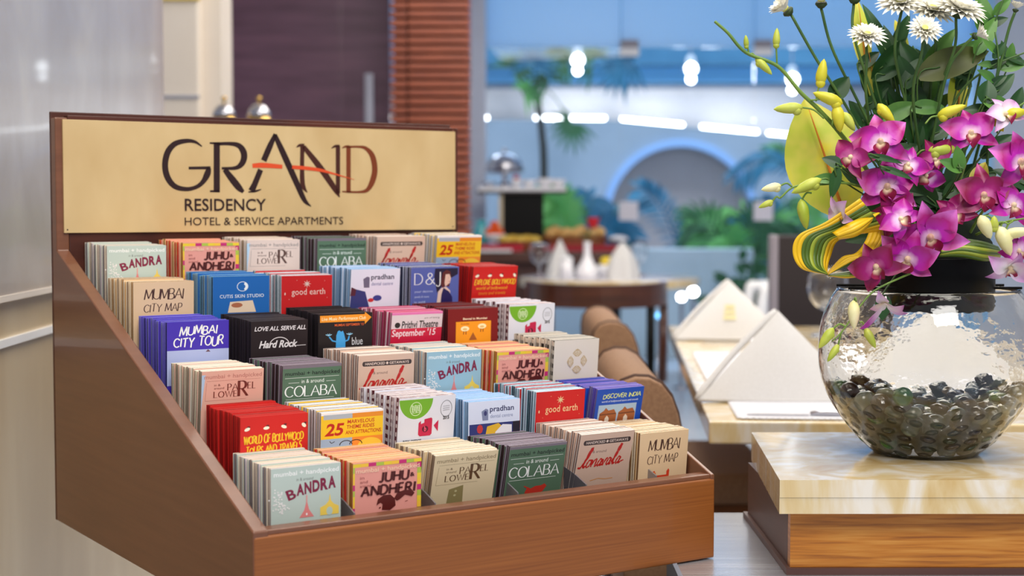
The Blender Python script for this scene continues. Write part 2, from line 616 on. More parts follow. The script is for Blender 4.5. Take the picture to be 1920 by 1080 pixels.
ac = (gx(1275), gz(408))
ro, ri = 0.715, 0.650
arch = [(ac[0] - ri * math.cos(PI * k / 28), ac[1] + ri * math.sin(PI * k / 28)) for k in range(29)]
top = [(gx(1920), gz(304)), (gx(1490), gz(257)), (gx(1165), gz(226)), (gx(1003), gz(224)), (-2.5, gz(224))]
poly = [(-2.5, 0), (arch[0][0], 0)] + arch + [(arch[-1][0], 0), (gx(1920), 0)] + top
mb = MB().prism(poly, 'y', YW, YW + 0.20)
struct('wall_garden', mb, M['garden_wall'])
struct('wall_niche', MB().box((ac[0] - 0.8, YW + 0.21, 0), (ac[0] + 0.8, YW + 0.25, ac[1] + 0.68)), M['niche'])
ring = [(ac[0] - ro * math.cos(PI * k / 28), ac[1] + ro * math.sin(PI * k / 28)) for k in range(29)]
ringp = ring + list(reversed(arch))
struct('trim_8', MB().prism(ringp, 'y', YW - 0.05, YW + 0.02), M['niche_rim'])
struct('wall_garden_upper', MB().box((-2.5, YW + 0.36, 0), (6, YW + 0.46, 2.30)), plain((226, 224, 226), 0.75))
struct('wall_garden_beam', MB().box((-2.5, YW + 0.06, gz(161)), (6, YW + 0.36, gz(154))), plain((110, 122, 140), 0.6))
struct('wall_garden_band', MB().box((-2.5, YW + 0.0, gz(153.5)), (6, YW + 0.10, gz(124))), M['sky_blue'])  # blue panel stands in for sky seen through an opening
struct('wall_garden_top', MB().box((-2.5, YW - 0.12, gz(123)), (6, YW + 0.5, 3.6)), M['teal_beam'])
segs = [(880, 222, 915, 222), (1003, 222, 1135, 223), (1166, 225, 1281, 235.5), (1316, 239, 1420, 249), (1442, 251, 1500, 257)]  # first strip stands in for the cove reflected beside the slats
for i, (a, ya, b_, yb) in enumerate(segs):
    x0, x1, z0, z1 = gx(a), gx(b_), gz(ya) - 0.004, gz(yb) - 0.004
    mb = MB().prism([(x0, z0), (x1, z1), (x1, z1 + 0.026), (x0, z0 + 0.026)], 'y', YW + 0.02, YW + 0.12)
    o = mb.build('cove_light', M['cove'])
    tag(o, ['short glowing cove strip beside the slatted column', 'glowing cove strip behind the palm trunk', 'glowing cove strip above the left part of the arched niche',
            'glowing cove strip above the right part of the arched niche', 'glowing cove strip ending behind the yellow leaf'][i], 'light', 'cove lights on the garden wall ledge')

# pale bench in the garden, slanted at its right end
zt = gz(468, 11.6)
mb = MB().prism([(0.3, 0), (1.62, 0), (1.86, zt), (0.3, zt)], 'y', 11.6, 12.0)
o = mb.build('garden_bench', M['planter'])
tag(o, 'pale blue stone bench with slanted end outside the glass', 'bench')


# ---------------------------------------------------------------- garden plants and lamps
def leaflet(mb, p, d, up, L, Wd, droop=0.25, mi=0):
    d = Vector(d).normalized()
    s = d.cross(Vector(up))
    s = s.normalized() if s.length > 1e-3 else d.orthogonal().normalized()
    n = s.cross(d)
    vs = []
    for t, w in ((0, 0.25), (0.35, 1.0), (0.7, 0.75), (1.0, 0.02)):
        c = Vector(p) + d * (L * t) + Vector((0, 0, -droop * L * t * t))
        vs += [c - s * (Wd * w) + n * (Wd * w * 0.35), c, c + s * (Wd * w) + n * (Wd * w * 0.35)]
    fs = []
    for i in range(3):
        fs += [(3 * i, 3 * i + 1, 3 * i + 4, 3 * i + 3), (3 * i + 1, 3 * i + 2, 3 * i + 5, 3 * i + 4)]
    mb.add(vs, fs, mi, True)


def frond_mb(a, b, sag=0.25, n=15, L=0.30, Wd=0.016):
    """feather palm frond from a to b"""
    a, b = Vector(a), Vector(b)
    mid = (a + b) / 2 + Vector((0, 0, sag * (b - a).length))
    ax = spline([a, mid, b], 10)
    mb = MB().tube(ax, [0.012 * (1 - i / len(ax)) + 0.003 for i in range(len(ax))], 5)
    for i in range(3, n + 3):
        f = i / (n + 3) * (len(ax) - 1)
        k = min(int(f), len(ax) - 2)
        p = ax[k].lerp(ax[k + 1], f - k)
        d = (ax[k + 1] - ax[k]).normalized()
        side = d.cross(Vector((0, -1, 0.25)))
        side = side.normalized() if side.length > 1e-3 else Vector((1, 0, 0))
        ll = L * (0.55 + 0.6 * math.sin(PI * (i - 2) / (n + 2)))
        for sg in (-1, 1):
            leaflet(mb, p, d * 0.75 + side * sg * 0.75 + Vector((0, random.uniform(-.25, .1), -0.15)), (0, -0.9, 0.4), ll, Wd, 0.35)
    leaflet(mb, ax[-1], ax[-1] - ax[-2], (0, -0.9, 0.4), L * 0.6, Wd, 0.3)
    return mb


def fan_mb(c, n, up, r, cnt=11, spread=220, Wd=0.022):
    mt = basis(n, up, c)
    mb = MB()
    for k in range(cnt):
        a = R(90 - spread / 2 + spread * k / (cnt - 1))
        d = mt.to_3x3() @ Vector((math.cos(a), math.sin(a), 0.15))
        leaflet(mb, Vector(c), d, n, r * random.uniform(0.85, 1.05), Wd, 0.35)
    return mb


YP = 12.6
t = thing('fan_palm', (P(1018, 388, YP).x, YP, 0), 'slender fan palm with a grey trunk behind the raised buffet shelf', 'palm')
o0 = t.location.copy()


def rel(p):
    return Vector(p) - o0


ax = spline([rel((o0.x, YP, 0)), rel(P(1020, 330, YP)), rel(P(1016, 250, YP)), rel(P(1010, 200, YP)), rel(P(1004, 150, YP))], 8)
MB().tube(ax, [0.036 - 0.012 * i / len(ax) for i in range(len(ax))], 10).build('trunk', M['trunk'], t)
crown = [(1062, 118, 34, -70, M['palm']), (985, 172, 30, 60, M['palm_light']), (1000, 118, 42, 10, M['palm_blue']), (962, 128, 40, 40, M['palm']), (1045, 100, 34, -20, M['palm']),
         (1110, 112, 42, -50, M['palm']), (1160, 128, 44, -75, M['palm_blue']), (1185, 118, 40, -95, M['palm_blue']), (1072, 232, 40, -140, M['palm']), (1030, 150, 34, -30, M['palm'])]
for px, py, rr, an, mm in crown:
    c = rel(P(px, py, YP - 0.05 + random.uniform(-.15, .15)))
    r = rr * 1.35 * YP / F_PX
    f = fan_mb(c, (0.15, -1, 0.35), (-math.sin(R(-an)), 0, math.cos(R(an))), r, 11, 230, r * 0.085)
    f.tube(spline([ax[-2], (ax[-2] + c) / 2 + Vector((0, 0, .06)), c], 6), 0.006, 5)
    f.build('frond', mm, t)


def areca(px, py, Y, ends, label, mats, L=0.3, Wd=0.018, group='palms in the garden'):
    global o0
    b0 = P(px, py, Y)
    t = thing('areca_palm', (b0.x, Y, 0), label, 'palm', group)
    o0 = t.location.copy()
    MB().tube([rel((b0.x, Y, 0)), rel(b0)], 0.02, 8).build('stem', M['palm'], t)
    for i, (ex, ey, dy, sag) in enumerate(ends):
        e = P(ex, ey, Y + dy)
        frond_mb(rel(b0), rel(e), sag, 15, L, Wd).build('frond', mats[i % len(mats)], t)
    return t


areca(1085, 500, 12.4, [(1030, 372, -.1, .3), (1105, 372, .1, .25), (1150, 412, .1, .3), (1010, 400, 0, .35), (1170, 440, -.1, .4)],
      'bright green palm with blue lit fronds behind the bread baskets', [M['palm_light'], M['palm_blue'], M['palm']], 0.28, 0.03)
areca(1285, 500, 13.2, [(1200, 350, 0, .2), (1300, 405, .1, .3), (1345, 410, -.1, .35)],
      'teal palm rising in front of the arched niche', [M['palm_blue'], M['palm'], M['palm_light']], 0.22, 0.02)
areca(1385, 560, 12.5, [(1295, 410, 0, .32), (1340, 425, .1, .2), (1390, 400, .1, .2), (1430, 400, -.1, .25), (1470, 420, 0, .3), (1310, 440, .2, .35), (1440, 450, -.2, .3), (1360, 440, -.2, .2)],
      'dense green feather palm left of the dark high backed chair', [M['palm'], M['palm_light'], M['palm_light']], 0.3, 0.016)
areca(1480, 540, 12.6, [(1425, 395, 0, .2), (1470, 380, .1, .2), (1540, 400, 0, .3), (1400, 430, -.1, .3), (1500, 430, -.2, .2)],
      'blue green palm partly hidden by the flower arrangement', [M['palm_blue'], M['palm'], M['palm_light']], 0.32, 0.02)
areca(1510, 330, 13.0, [(1375, 330, 0, .25), (1440, 285, .1, .2)],
      'tall blue palm with fronds reaching over the arched niche', [M['palm_blue'], M['palm']], 0.19, 0.016)

# small dark shrub at the bench end
b0 = P(1396, 600, 11.2)
t = thing('leafy_shrub', (b0.x, 11.2, 0), 'small dark green shrub at the slanted end of the pale bench', 'shrub')
o0 = t.location.copy()
mb = MB()
for k in range(90):
    p = rel(P(1396, 560, 11.2)) + Vector((random.gauss(0, .09), random.gauss(0, .08), random.gauss(0, .13)))
    leaflet(mb, p, (random.uniform(-1, 1), random.uniform(-1, .4), random.uniform(-.2, 1)), (0, -1, .3), 0.16, 0.035)
mb.build('foliage', M['palm'], t)
MB().tube([rel((b0.x, 11.2, 0)), rel(P(1396, 560, 11.2))], 0.015, 6).build('stem', M['trunk'], t)

for px, py, lb in ((1083, 112, 'white garden ceiling lamp beside the palm crown'), (1295, 128, 'white garden ceiling lamp above the arched niche'), (1485, 148, 'white garden ceiling lamp by the long orchid branch')):
    c = P(px, py, 12.2)
    t = thing('garden_lamp', c, lb, 'lamp', 'ceiling lamps in the garden')
    MB().lathe([(0.02, 0.10), (0.03, 0.09), (0.058, -0.02), (0.054, -0.02), (0.026, 0.085), (0.0, 0.085)], 20).build('shade', M['white'], t)
    MB().ball((0, -0.03, -0.005), 0.045).ball((0, -0.02, -0.088), 0.032).build('bulb', M['bulb'], t)  # upper ball stands in for light glowing inside the shade
    MB().tube([(0, 0, 0.09), (0, 0, 0.9)], 0.006, 6).build('rod', M['steel_soft'], t)
struct('wall_garden_canopy', MB().box((-2.5, 12.16, 3.2), (6, 12.24, 3.3)), M['teal_beam'])
for px, py, Y, r, mm, lb in ((1278, 557, 9.6, 0.026, 'bulb', 'left one of two bright floor lamps behind the napkin tent'), (1300, 547, 9.7, 0.03, 'bulb', 'right one of two bright floor lamps behind the napkin tent'),
                             (1236, 592, 9.4, 0.022, 'blue_bulb', 'small blue floor lamp under the round table')):
    c = P(px, py, Y)
    t = thing('floor_lamp', (c.x, Y, 0), lb, 'lamp', 'small lamps on the floor by the glass')
    MB().ball((0, 0, c.z), r).build('bulb', M[mm], t)
    MB().lathe([(0.05, 0), (0.05, 0.01), (0.012, 0.016), (0.012, c.z - r * 0.7), (0.02, c.z - r * 0.5), (0.0, c.z - r * 0.5)], 14).build('stand', M['steel'], t)


# ---------------------------------------------------------------- buffet behind
ZB = 0.867
t = thing('buffet_table', (0.08, 9.9, 0), 'dark wooden buffet table in front of the glass with baskets on it', 'table')
MB().box((-0.66, -0.3, 0.80), (0.66, 0.3, ZB), bev=0.006).build('tabletop', M['chair_wood'], t)
MB().box((-0.60, -0.25, 0.55), (0.60, 0.25, 0.80)).build('apron', M['slat_dark'], t)
for sx in (-1, 1):
    for sy in (-1, 1):
        MB().box((sx * 0.58 - 0.03, sy * 0.23 - 0.03, 0), (sx * 0.58 + 0.03, sy * 0.23 + 0.03, 0.55)).build('leg', M['black'], t)
o = MB().box((-0.34, 9.610, ZB + 0.001), (0.07, 9.63, ZB + 0.050), bev=0.008).build('table_runner', plain((176, 22, 44), 0.7))
tag(o, 'folded crimson cloth along the front of the buffet, left of the glasses', 'runner')
o = MB().box((0.20, 9.605, ZB + 0.001), (0.70, 9.625, ZB + 0.046), bev=0.008).build('table_runner', plain((150, 20, 36), 0.7))
tag(o, 'folded crimson cloth before the big bread basket on the buffet', 'runner')
o = MB().box((-0.30, 9.595, ZB + 0.0005), (0.0, 9.608, ZB + 0.016), bev=0.003).build('tray', M['white'])
tag(o, 'white flat tray at the front left of the buffet', 'tray')
t = thing('raised_shelf', (0.07, 9.95, ZB + 0.001), 'dark box riser with a pale top board on the buffet', 'shelf')
MB().box((-0.13, -0.10, 0), (0.135, 0.12, 0.37)).build('riser', M['black'], t)
MB().box((-0.155, -0.11, 0), (-0.13, 0.12, 0.37)).build('side_board', plain((206, 190, 160), 0.5), t)
MB().box((-0.29, -0.14, 0.385), (0.28, 0.14, 0.412), bev=0.005).build('top_board', M['porcelain'], t)
MB().box((-0.30, -0.15, 0.371), (0.29, 0.15, 0.384)).build('under_board', M['dark'], t)
ZS = ZB + 0.414
c = P(946, 345, 9.95)
t = thing('cake_stand', (c.x, 9.95, ZS), 'silver cake stand with a shiny domed cover on the raised shelf', 'cake stand')
MB().lathe([(0.055, 0), (0.05, 0.012), (0.02, 0.03), (0.016, 0.075), (0.03, 0.085), (0.13, 0.094), (0.135, 0.10), (0.0, 0.102)], 28).build('stand', M['steel'], t)
MB().lathe([(0.125, 0.103), (0.122, 0.14), (0.10, 0.185), (0.06, 0.215), (0.0, 0.226)], 28).build('dome', M['steel'], t)
MB().ball((0, 0, 0.24), 0.018).build('knob', M['steel'], t)
for px, w, h, mm, nm, lb in ((917, 0.045, 0.03, 'steel', 'serving_dish', 'small tilted silver dish left on the raised shelf'), (968, 0.04, 0.05, 'porcelain', 'bowl', 'small white bowl with red fruit beside the cake stand'),
                             (992, 0.045, 0.045, 'porcelain', 'bowl', 'small white bowl in the middle of the raised shelf'), (1022, 0.06, 0.055, 'porcelain', 'bowl', 'larger white bowl on the raised shelf, before the palm trunk'),
                             (1047, 0.05, 0.05, 'porcelain', 'bowl', 'white bowl at the right end of the raised shelf')):
    c = P(px, 345, 9.9)
    o = MB().lathe([(w * 0.5, 0), (w * 0.95, h * 0.6), (w, h), (w * 0.93, h), (w * 0.85, h * 0.6), (0, h * 0.25)], 20).build(nm, M[mm], None, (c.x, 9.9, ZS))
    tag(o, lb, 'dish' if nm != 'bowl' else 'bowl')
o = MB().ball((0, 0, 0.022), 0.022).build('strawberry', plain((196, 40, 40), 0.4), None, (P(968, 345, 9.9).x, 9.9, ZS + 0.035))
tag(o, 'red strawberry in the small white bowl beside the cake stand', 'fruit')

# left end of the buffet
c = P(902, 410, 9.8)
o = MB().lathe([(0.05, 0), (0.052, 0.13), (0.03, 0.16), (0.03, 0.20), (0.0, 0.20)], 20).build('juice_bottle', plain((60, 170, 180), 0.2, coat=0.6), None, (c.x, 9.8, ZB + 0.001))
tag(o, 'teal glass bottle at the left of the buffet', 'bottle')
c = P(927, 420, 9.78)
t = thing('fruit_stand', (c.x, 9.78, ZB + 0.001), 'white footed bowl of oranges left of the dark riser', 'bowl')
MB().lathe([(0.045, 0), (0.04, 0.01), (0.014, 0.03), (0.014, 0.06), (0.07, 0.085), (0.075, 0.11), (0.07, 0.11), (0.0, 0.075)], 24).build('footed_bowl', M['porcelain'], t)
for k, (dx, dy, dz) in enumerate(((-.03, -.02, .125), (.03, -.02, .125), (0, .03, .125), (0, 0, .168))):
    o = MB().ball((0, 0, 0), 0.03).build('orange', plain((236, 96, 30), 0.45), None, (c.x + dx, 9.78 + dy, ZB + dz))
    tag(o, ['orange at the left in the white footed bowl', 'orange at the right in the white footed bowl', 'orange at the back in the white footed bowl', 'orange on top in the white footed bowl'][k], 'fruit', 'oranges in the footed bowl')
c = P(872, 432, 9.55)
t = thing('drink_dispenser', (c.x, 9.7, ZB + 0.001), 'slim silver drink dispenser right behind the signboard edge', 'dispenser')
MB().lathe([(0.042, 0), (0.042, 0.15), (0.036, 0.158), (0.0, 0.16)], 20).build('body', M['steel_soft'], t)
MB().tube([(-0.02, -0.04, 0.06), (-0.02, -0.06, 0.06), (-0.02, -0.065, 0.045)], 0.008, 8).build('tap', M['black'], t)

BK = ramp_mat('woven_wicker', [(0.3, (104, 44, 22)), (0.7, (164, 86, 42))], 0.7, (1, 1, 6), tex='wave', nscale=8, distort=2, bump=0.4)
BR = ramp_mat('bread_crust', [(0.3, (196, 132, 62)), (0.7, (232, 190, 120))], 0.6, nscale=12)
BY = ramp_mat('yellow_bun', [(0.3, (220, 170, 50)), (0.7, (240, 206, 96))], 0.6, nscale=12)


def basket(px, Y, a, bb, h, lb):
    c = P(px, 450, Y)
    t = thing('bread_basket', (c.x, Y, ZB + 0.001), lb, 'basket', 'wicker bread baskets on the buffet')
    vs = MB()
    prof = [(0.82, 0), (0.92, h * 0.5), (1.0, h), (0.95, h), (0.86, h * 0.5), (0.0, 0.012)]
    vs.lathe([(r, z) for r, z in prof], 30, mat=Matrix.Diagonal((a, bb, 1, 1)))
    vs.build('wicker', BK, t)
    MB().tube([(a * math.cos(2 * PI * k / 30), bb * math.sin(2 * PI * k / 30), h) for k in range(31)], 0.008, 6, caps=False).build('rim', BK, t)
    return c.x


x = basket(975, 9.72, 0.135, 0.085, 0.06, 'low wicker basket of yellow buns before the dark riser')
for k in range(5):
    o = MB().ball((0, 0, 0), 0.042, sc=(1.15, 0.8, 0.72)).build('bun', BY, None, (x - 0.09 + 0.045 * k, 9.70 + 0.03 * (k % 2), ZB + 0.073 + 0.004 * (k % 2)))
    tag(o, ['leftmost', 'second from left', 'middle', 'second from right', 'rightmost'][k] + ' yellow bun in the low wicker basket', 'bread', 'yellow buns in the low basket')
x = basket(1078, 9.74, 0.21, 0.11, 0.085, 'big wicker basket of bread rolls behind the white vase')
for k in range(8):
    o = MB().ball((0, 0, 0), 0.05, sc=(1.3, 0.75, 0.7), mat=Matrix.Rotation(0.5 * (k - 3), 4, 'Z') @ Matrix.Rotation(R((-35, 20, -15, 30, -25, 10, 25, -10)[k]), 4, 'Y')).build('bread_roll', BR, None, (x - 0.16 + 0.045 * k, 9.72 + 0.045 * (k % 2), ZB + 0.106 + 0.02 * ((k * 5) % 3) / 2))
    tag(o, ['leftmost', 'second from left', 'third from left', 'fourth from left', 'fourth from right', 'third from right', 'second from right', 'rightmost'][k] + ' crusty roll in the big wicker basket', 'bread', 'crusty rolls in the big basket')
c = P(1163, 450, 9.6)
t = thing('soup_pot', (c.x, 9.78, ZB + 0.001), 'dark round pot with a white lid at the right end of the buffet', 'pot')
MB().lathe([(0.055, 0), (0.062, 0.03), (0.06, 0.07), (0.0, 0.07)], 24).build('body', plain((70, 92, 120), 0.3, coat=0.4), t)
MB().lathe([(0.066, 0.071), (0.064, 0.088), (0.03, 0.10), (0.0, 0.102)], 24).build('lid', M['porcelain'], t)

# sideboard with two urns, by the dark door
t = thing('sideboard', (-0.98, 5.75, 0), 'dark sideboard behind the signboard carrying two gold urns', 'sideboard')
MB().box((-0.40, -0.2, 0.0), (0.40, 0.2, 1.235)).build('body', M['chair_wood'], t)
MB().box((-0.43, -0.22, 1.235), (0.43, 0.22, 1.27), bev=0.006).build('top', M['dark'], t)
for px, lb in ((420, 'gold and silver domed urn beside the cream column'), (486, 'gold and silver domed urn before the dark door')):
    c = P(px, 200, 5.7)
    t = thing('tea_urn', (c.x, 5.7, 1.271), lb, 'urn', 'domed urns on the sideboard')
    MB().lathe([(0.036, 0), (0.034, 0.015), (0.024, 0.035), (0.040, 0.08), (0.047, 0.15), (0.045, 0.215), (0.0, 0.216)], 28).build('body', M['gold'], t)
    MB().lathe([(0.045, 0.2165), (0.041, 0.235), (0.028, 0.255), (0.012, 0.265), (0.0, 0.266)], 28).build('lid', M['steel'], t)
    MB().lathe([(0.005, 0.264), (0.005, 0.275), (0.010, 0.281), (0.010, 0.289), (0.0, 0.294)], 14).build('finial', M['gold'], t)


# ---------------------------------------------------------------- round dining table and what stands on it
TX, TY, TZ = P(1142, 388, 8.7).x, 8.7, 0.75
t = thing('round_table', (TX, TY, 0), 'round pale dining table with honey coloured rim near the glass', 'table')
MB().lathe([(0.50, 0.700), (0.515, 0.705), (0.52, 0.745), (0.515, 0.75), (0.0, 0.75)], 64, smooth=False).build('tabletop', [M['onyx']], t)
MB().lathe([(0.512, 0.7505), (0.50, 0.753), (0.0, 0.753)], 64).build('stone_top', plain((226, 224, 232), 0.15, coat=0.4), t)
MB().lathe([(0.26, 0), (0.25, 0.02), (0.05, 0.05), (0.045, 0.65), (0.12, 0.70), (0.0, 0.70)], 24).build('pedestal', M['black'], t)
TZ = 0.7535


def wine_glass(px, Y, z, h, r, lb, group=None):
    c = P(px, 500, Y)
    t = thing('wine_glass', (c.x, Y, z), lb, 'glass', group)
    s = h
    MB().lathe([(r * 0.55, s * 0.42), (r * 0.85, s * 0.52), (r, s * 0.68), (r * 0.95, s * 0.86), (r * 0.80, s), (r * 0.77, s), (r * 0.92, s * 0.86), (r * 0.96, s * 0.68), (r * 0.82, s * 0.53), (r * 0.5, s * 0.44), (0.0, s * 0.40)], 28).build('bowl', M['glass'], t)
    MB().lathe([(r * 0.85, 0), (r * 0.8, 0.004), (0.006, 0.012), (0.0045, s * 0.2), (0.006, s * 0.36), (r * 0.5, s * 0.415), (0.0, s * 0.41)], 24).build('stem', M['glass'], t)
    return t


def napkin_cone(px, Y, z, h, r, lb, rz=0.0, pw=1.15):
    """standing napkin folded into an upright fan of pleats"""
    c = P(px, 500, Y)

    def fn(u, v):
        a = 2 * PI * u
        rr = r * (1 - 0.95 * v ** pw) * (1 + 0.16 * math.cos(5 * a) * (1 - v))
        return (rr * math.cos(a), rr * 0.7 * math.sin(a), h * v)
    o = MB().grid(fn, 50, 10).build('folded_napkin', M['linen'], None, (c.x, Y, z), (0, 0, rz))
    return tag(o, lb, 'napkin', 'standing napkins on the round table')


G2 = 'wine glasses on the round table'
wine_glass(1012, 8.50, TZ, 0.205, 0.058, 'wine glass at the left side of the round table', G2)
wine_glass(1197, 8.82, TZ, 0.195, 0.052, 'shiny wine glass at the right side of the round table', G2)
napkin_cone(1050, 8.66, TZ, 0.215, 0.082, 'standing ivory napkin beside the left wine glass', 0.4, 1.5)
napkin_cone(1167, 8.36, TZ, 0.205, 0.088, 'standing ivory napkin at the right of the white vase', 0.2, 2.6)
c = P(1062, 500, 8.40)
t = thing('salt_shaker', (c.x, 8.40, TZ), 'plain white shaker between napkin and vase on round table', 'shaker')
MB().lathe([(0.038, 0), (0.036, 0.105), (0.0, 0.105)], 20).build('body', M['porcelain'], t)
MB().lathe([(0.036, 0.1055), (0.034, 0.118), (0.02, 0.126), (0.0, 0.127)], 20).build('cap', M['white'], t)
c = P(1101, 500, 8.44)
t = thing('bud_vase', (c.x, 8.44, TZ), 'slim white porcelain vase on the round table holding a red rose', 'vase')
MB().lathe([(0.05, 0), (0.066, 0.02), (0.062, 0.055), (0.035, 0.095), (0.020, 0.13), (0.020, 0.195), (0.023, 0.205), (0.018, 0.205), (0.015, 0.15), (0.0, 0.14)], 28).build('body', M['porcelain'], t)
t = thing('rose', (c.x, 8.44, TZ), 'red rose standing in the slim white vase', 'flower')
e = P(1112, 417, 8.44) - Vector((c.x, 8.44, TZ))
MB().tube(spline([(0, 0, 0.143), (0.006, 0, 0.24), e], 6), 0.004, 6).build('stem', M['palm'], t)
mb = MB()
for k in range(9):
    a = k * 2.4
    q = 0.010 + 0.0028 * k
    mb.grid(lambda u, v, a=a, q=q: (e.x + q * (0.75 + 0.45 * v) * math.cos(a + (u - .5) * 2.2), e.y + q * (0.75 + 0.45 * v) * math.sin(a + (u - .5) * 2.2), e.z - 0.022 + 0.05 * v - 0.010 * (2 * u - 1) ** 2), 6, 4)
mb.ball((e.x, e.y, e.z - 0.012), 0.022)
mb.build('petals', plain((186, 16, 30), 0.5), t)
mb = MB()
for k in range(5):
    leaflet(mb, Vector((0.004, 0, 0.20 + 0.012 * k)), (math.cos(k * 2.1), math.sin(k * 2.1) * 0.5, 0.35), (0, 0, 1), 0.075, 0.016)
mb.build('leaves', ramp_mat('olive_leaf', [(0.3, (104, 112, 40)), (0.7, (146, 140, 60))], 0.5), t)
c = P(1136, 500, 8.52)
t = thing('sugar_cup', (c.x, 8.52, TZ), 'small white cup with handle beside the right napkin', 'cup')
MB().lathe([(0.03, 0), (0.046, 0.04), (0.048, 0.075), (0.044, 0.075), (0.040, 0.035), (0.0, 0.02)], 24).build('body', M['porcelain'], t)
MB().tube([(-0.044, 0, 0.06), (-0.07, 0, 0.058), (-0.072, 0, 0.03), (-0.04, 0, 0.02)], 0.006, 6).build('handle', M['porcelain'], t)
o = MB().lathe([(0.022, 0.022), (0.034, 0.085), (0.036, 0.105), (0.02, 0.118), (0.0, 0.12)], 20).build('candle', plain((238, 206, 40), 0.5), None, (c.x + 0.004, 8.52, TZ))
tag(o, 'yellow candle standing in the small white cup', 'candle')


# ---------------------------------------------------------------- chairs
def arc_pts(cx, cy, r, a0, a1, n, z, ry=None):
    ry = ry or r
    return [(cx + r * math.cos(R(a0 + (a1 - a0) * k / n)), cy + ry * math.sin(R(a0 + (a1 - a0) * k / n)), z) for k in range(n + 1)]


cx = P(1122, 388, 5.8).x
t = thing('barrel_chair', (cx, 5.95, 0), 'dark walnut chair with a curved back rail before the round table', 'chair')
mb = MB()
ou = [(p[0], p[1]) for p in arc_pts(0, 0, 0.278, 180, 360, 24, 0, 0.34)]
inn = [(p[0], p[1]) for p in arc_pts(0, 0, 0.252, 360, 180, 24, 0, 0.312)]
mb.prism(ou + inn, 'z', 0.775, 0.862)
mb.build('back_rail', M['chair_wood'], t)
for a in (188, 225, 262, 318, 352):
    x, y, _ = arc_pts(0, 0, 0.263, a, a, 1, 0, 0.325)[0]
    MB().tube([(x, y, 0.47), (x, y, 0.776)], 0.017, 10).build('back_post', M['chair_wood'] if a != 318 else M['black'], t)
MB().lathe([(0.24, 0.42), (0.262, 0.425), (0.262, 0.47), (0.0, 0.47)], 32, smooth=False, mat=Matrix.Diagonal((1, 1.2, 1, 1))).build('seat_frame', M['chair_wood'], t)
MB().lathe([(0.235, 0.471), (0.24, 0.50), (0.2, 0.52), (0.0, 0.525)], 32, mat=Matrix.Diagonal((1, 1.15, 1, 1))).build('seat_cushion', M['chair_fabric'], t)
for sx in (-1, 1):
    for sy in (-1, 1):
        MB().tube([(sx * 0.2, sy * 0.22, 0.425), (sx * 0.235, sy * 0.26, 0)], [0.02, 0.014], 8).build('leg', M['chair_wood'], t)


def tan_chair(x, y, w, lb):
    """upholstered chair pushed up to the table, its back towards the lobby (facing +X)"""
    t = thing('upholstered_chair', (x, y, 0), lb, 'chair', 'tan chairs along the stone table')
    prof = [(0.0, 0.40), (-0.02, 0.60), (-0.03, 0.80), (-0.026, 0.828), (-0.012, 0.846), (0.010, 0.854), (0.034, 0.853), (0.056, 0.842), (0.073, 0.820), (0.084, 0.79), (0.098, 0.72), (0.114, 0.60), (0.124, 0.40)]
    n = len(prof)
    ctr = Vector((sum(p[0] for p in prof) / n, sum(p[1] for p in prof) / n))
    mb = MB()
    mb.prism(prof, 'y', -w / 2, w / 2)
    bk = mb.build('backrest', M['chair_fabric'], t)
    for pl in bk.data.polygons:
        pl.use_smooth = False
    bmx = bmesh.new()
    bmx.from_mesh(bk.data)
    bmesh.ops.recalc_face_normals(bmx, faces=bmx.faces)
    ed = [e for e in bmx.edges if len(e.link_faces) == 2 and e.calc_face_angle(0) > 1.2]
    bmesh.ops.bevel(bmx, geom=ed, offset=0.03, segments=4, profile=0.5, affect='EDGES', clamp_overlap=True)
    for f in bmx.faces:
        f.smooth = True
    bmx.to_mesh(bk.data)
    bmx.free()
    for yy in (-w / 2 + 0.034, w / 2 - 0.034):
        MB().tube([(p[0], yy, p[1]) for p in prof[1:12]], 0.005, 6).build('piping', plain((70, 44, 32), 0.7), bk)
    MB().box((0.0, -w / 2 + 0.02, 0.375), (0.46, w / 2 - 0.02, 0.455), bev=0.022).build('seat', M['chair_fabric'], t)
    MB().box((0.02, -w / 2 + 0.035, 0.30), (0.45, w / 2 - 0.035, 0.375)).build('seat_frame', ramp_mat('seat_frame_wood', [(0.2, (84, 46, 20)), (0.8, (132, 80, 38))], 0.4, (2, 2, 8), nscale=3), t)
    for sx in (0.05, 0.42):
        for sy in (-1, 1):
            MB().tube([(sx, sy * (w / 2 - 0.06), 0.30), (sx, sy * (w / 2 - 0.05), 0)], [0.024, 0.016], 8).build('leg', M['chair_wood'], t)
    return t


tan_chair(0.238, 4.22, 0.66, 'tan upholstered chair farther along the stone table, before the curved walnut chair')
tan_chair(0.205, 2.92, 0.60, 'tan upholstered chair nearest the rack, right behind the blue card stack')

# dark high-backed chair at the far end of the table
t = thing('high_back_chair', (1.17, 5.72, 0), 'dark brown high backed chair at the far end of the stone table', 'chair')
MB().box((-0.17, 0, 0.46), (0.22, 0.06, 1.045), bev=0.008).build('backrest', M['dark'], t)
MB().box((-0.195, -0.01, 0.0), (-0.168, 0.065, 1.045), bev=0.004).build('side_post', plain((150, 142, 150), 0.4), t)  # pale grey stands in for light caught on the dark side face
MB().box((0.222, -0.01, 0.0), (0.249, 0.065, 1.045), bev=0.004).build('side_post', plain((150, 142, 150), 0.4), t)
MB().box((-0.17, -0.42, 0.40), (0.22, 0.0, 0.46), bev=0.012).build('seat', M['dark'], t)
for sx in (-0.15, 0.2):
    MB().box((sx - 0.018, -0.41, 0), (sx + 0.018, -0.37, 0.40)).build('leg', M['black'], t)

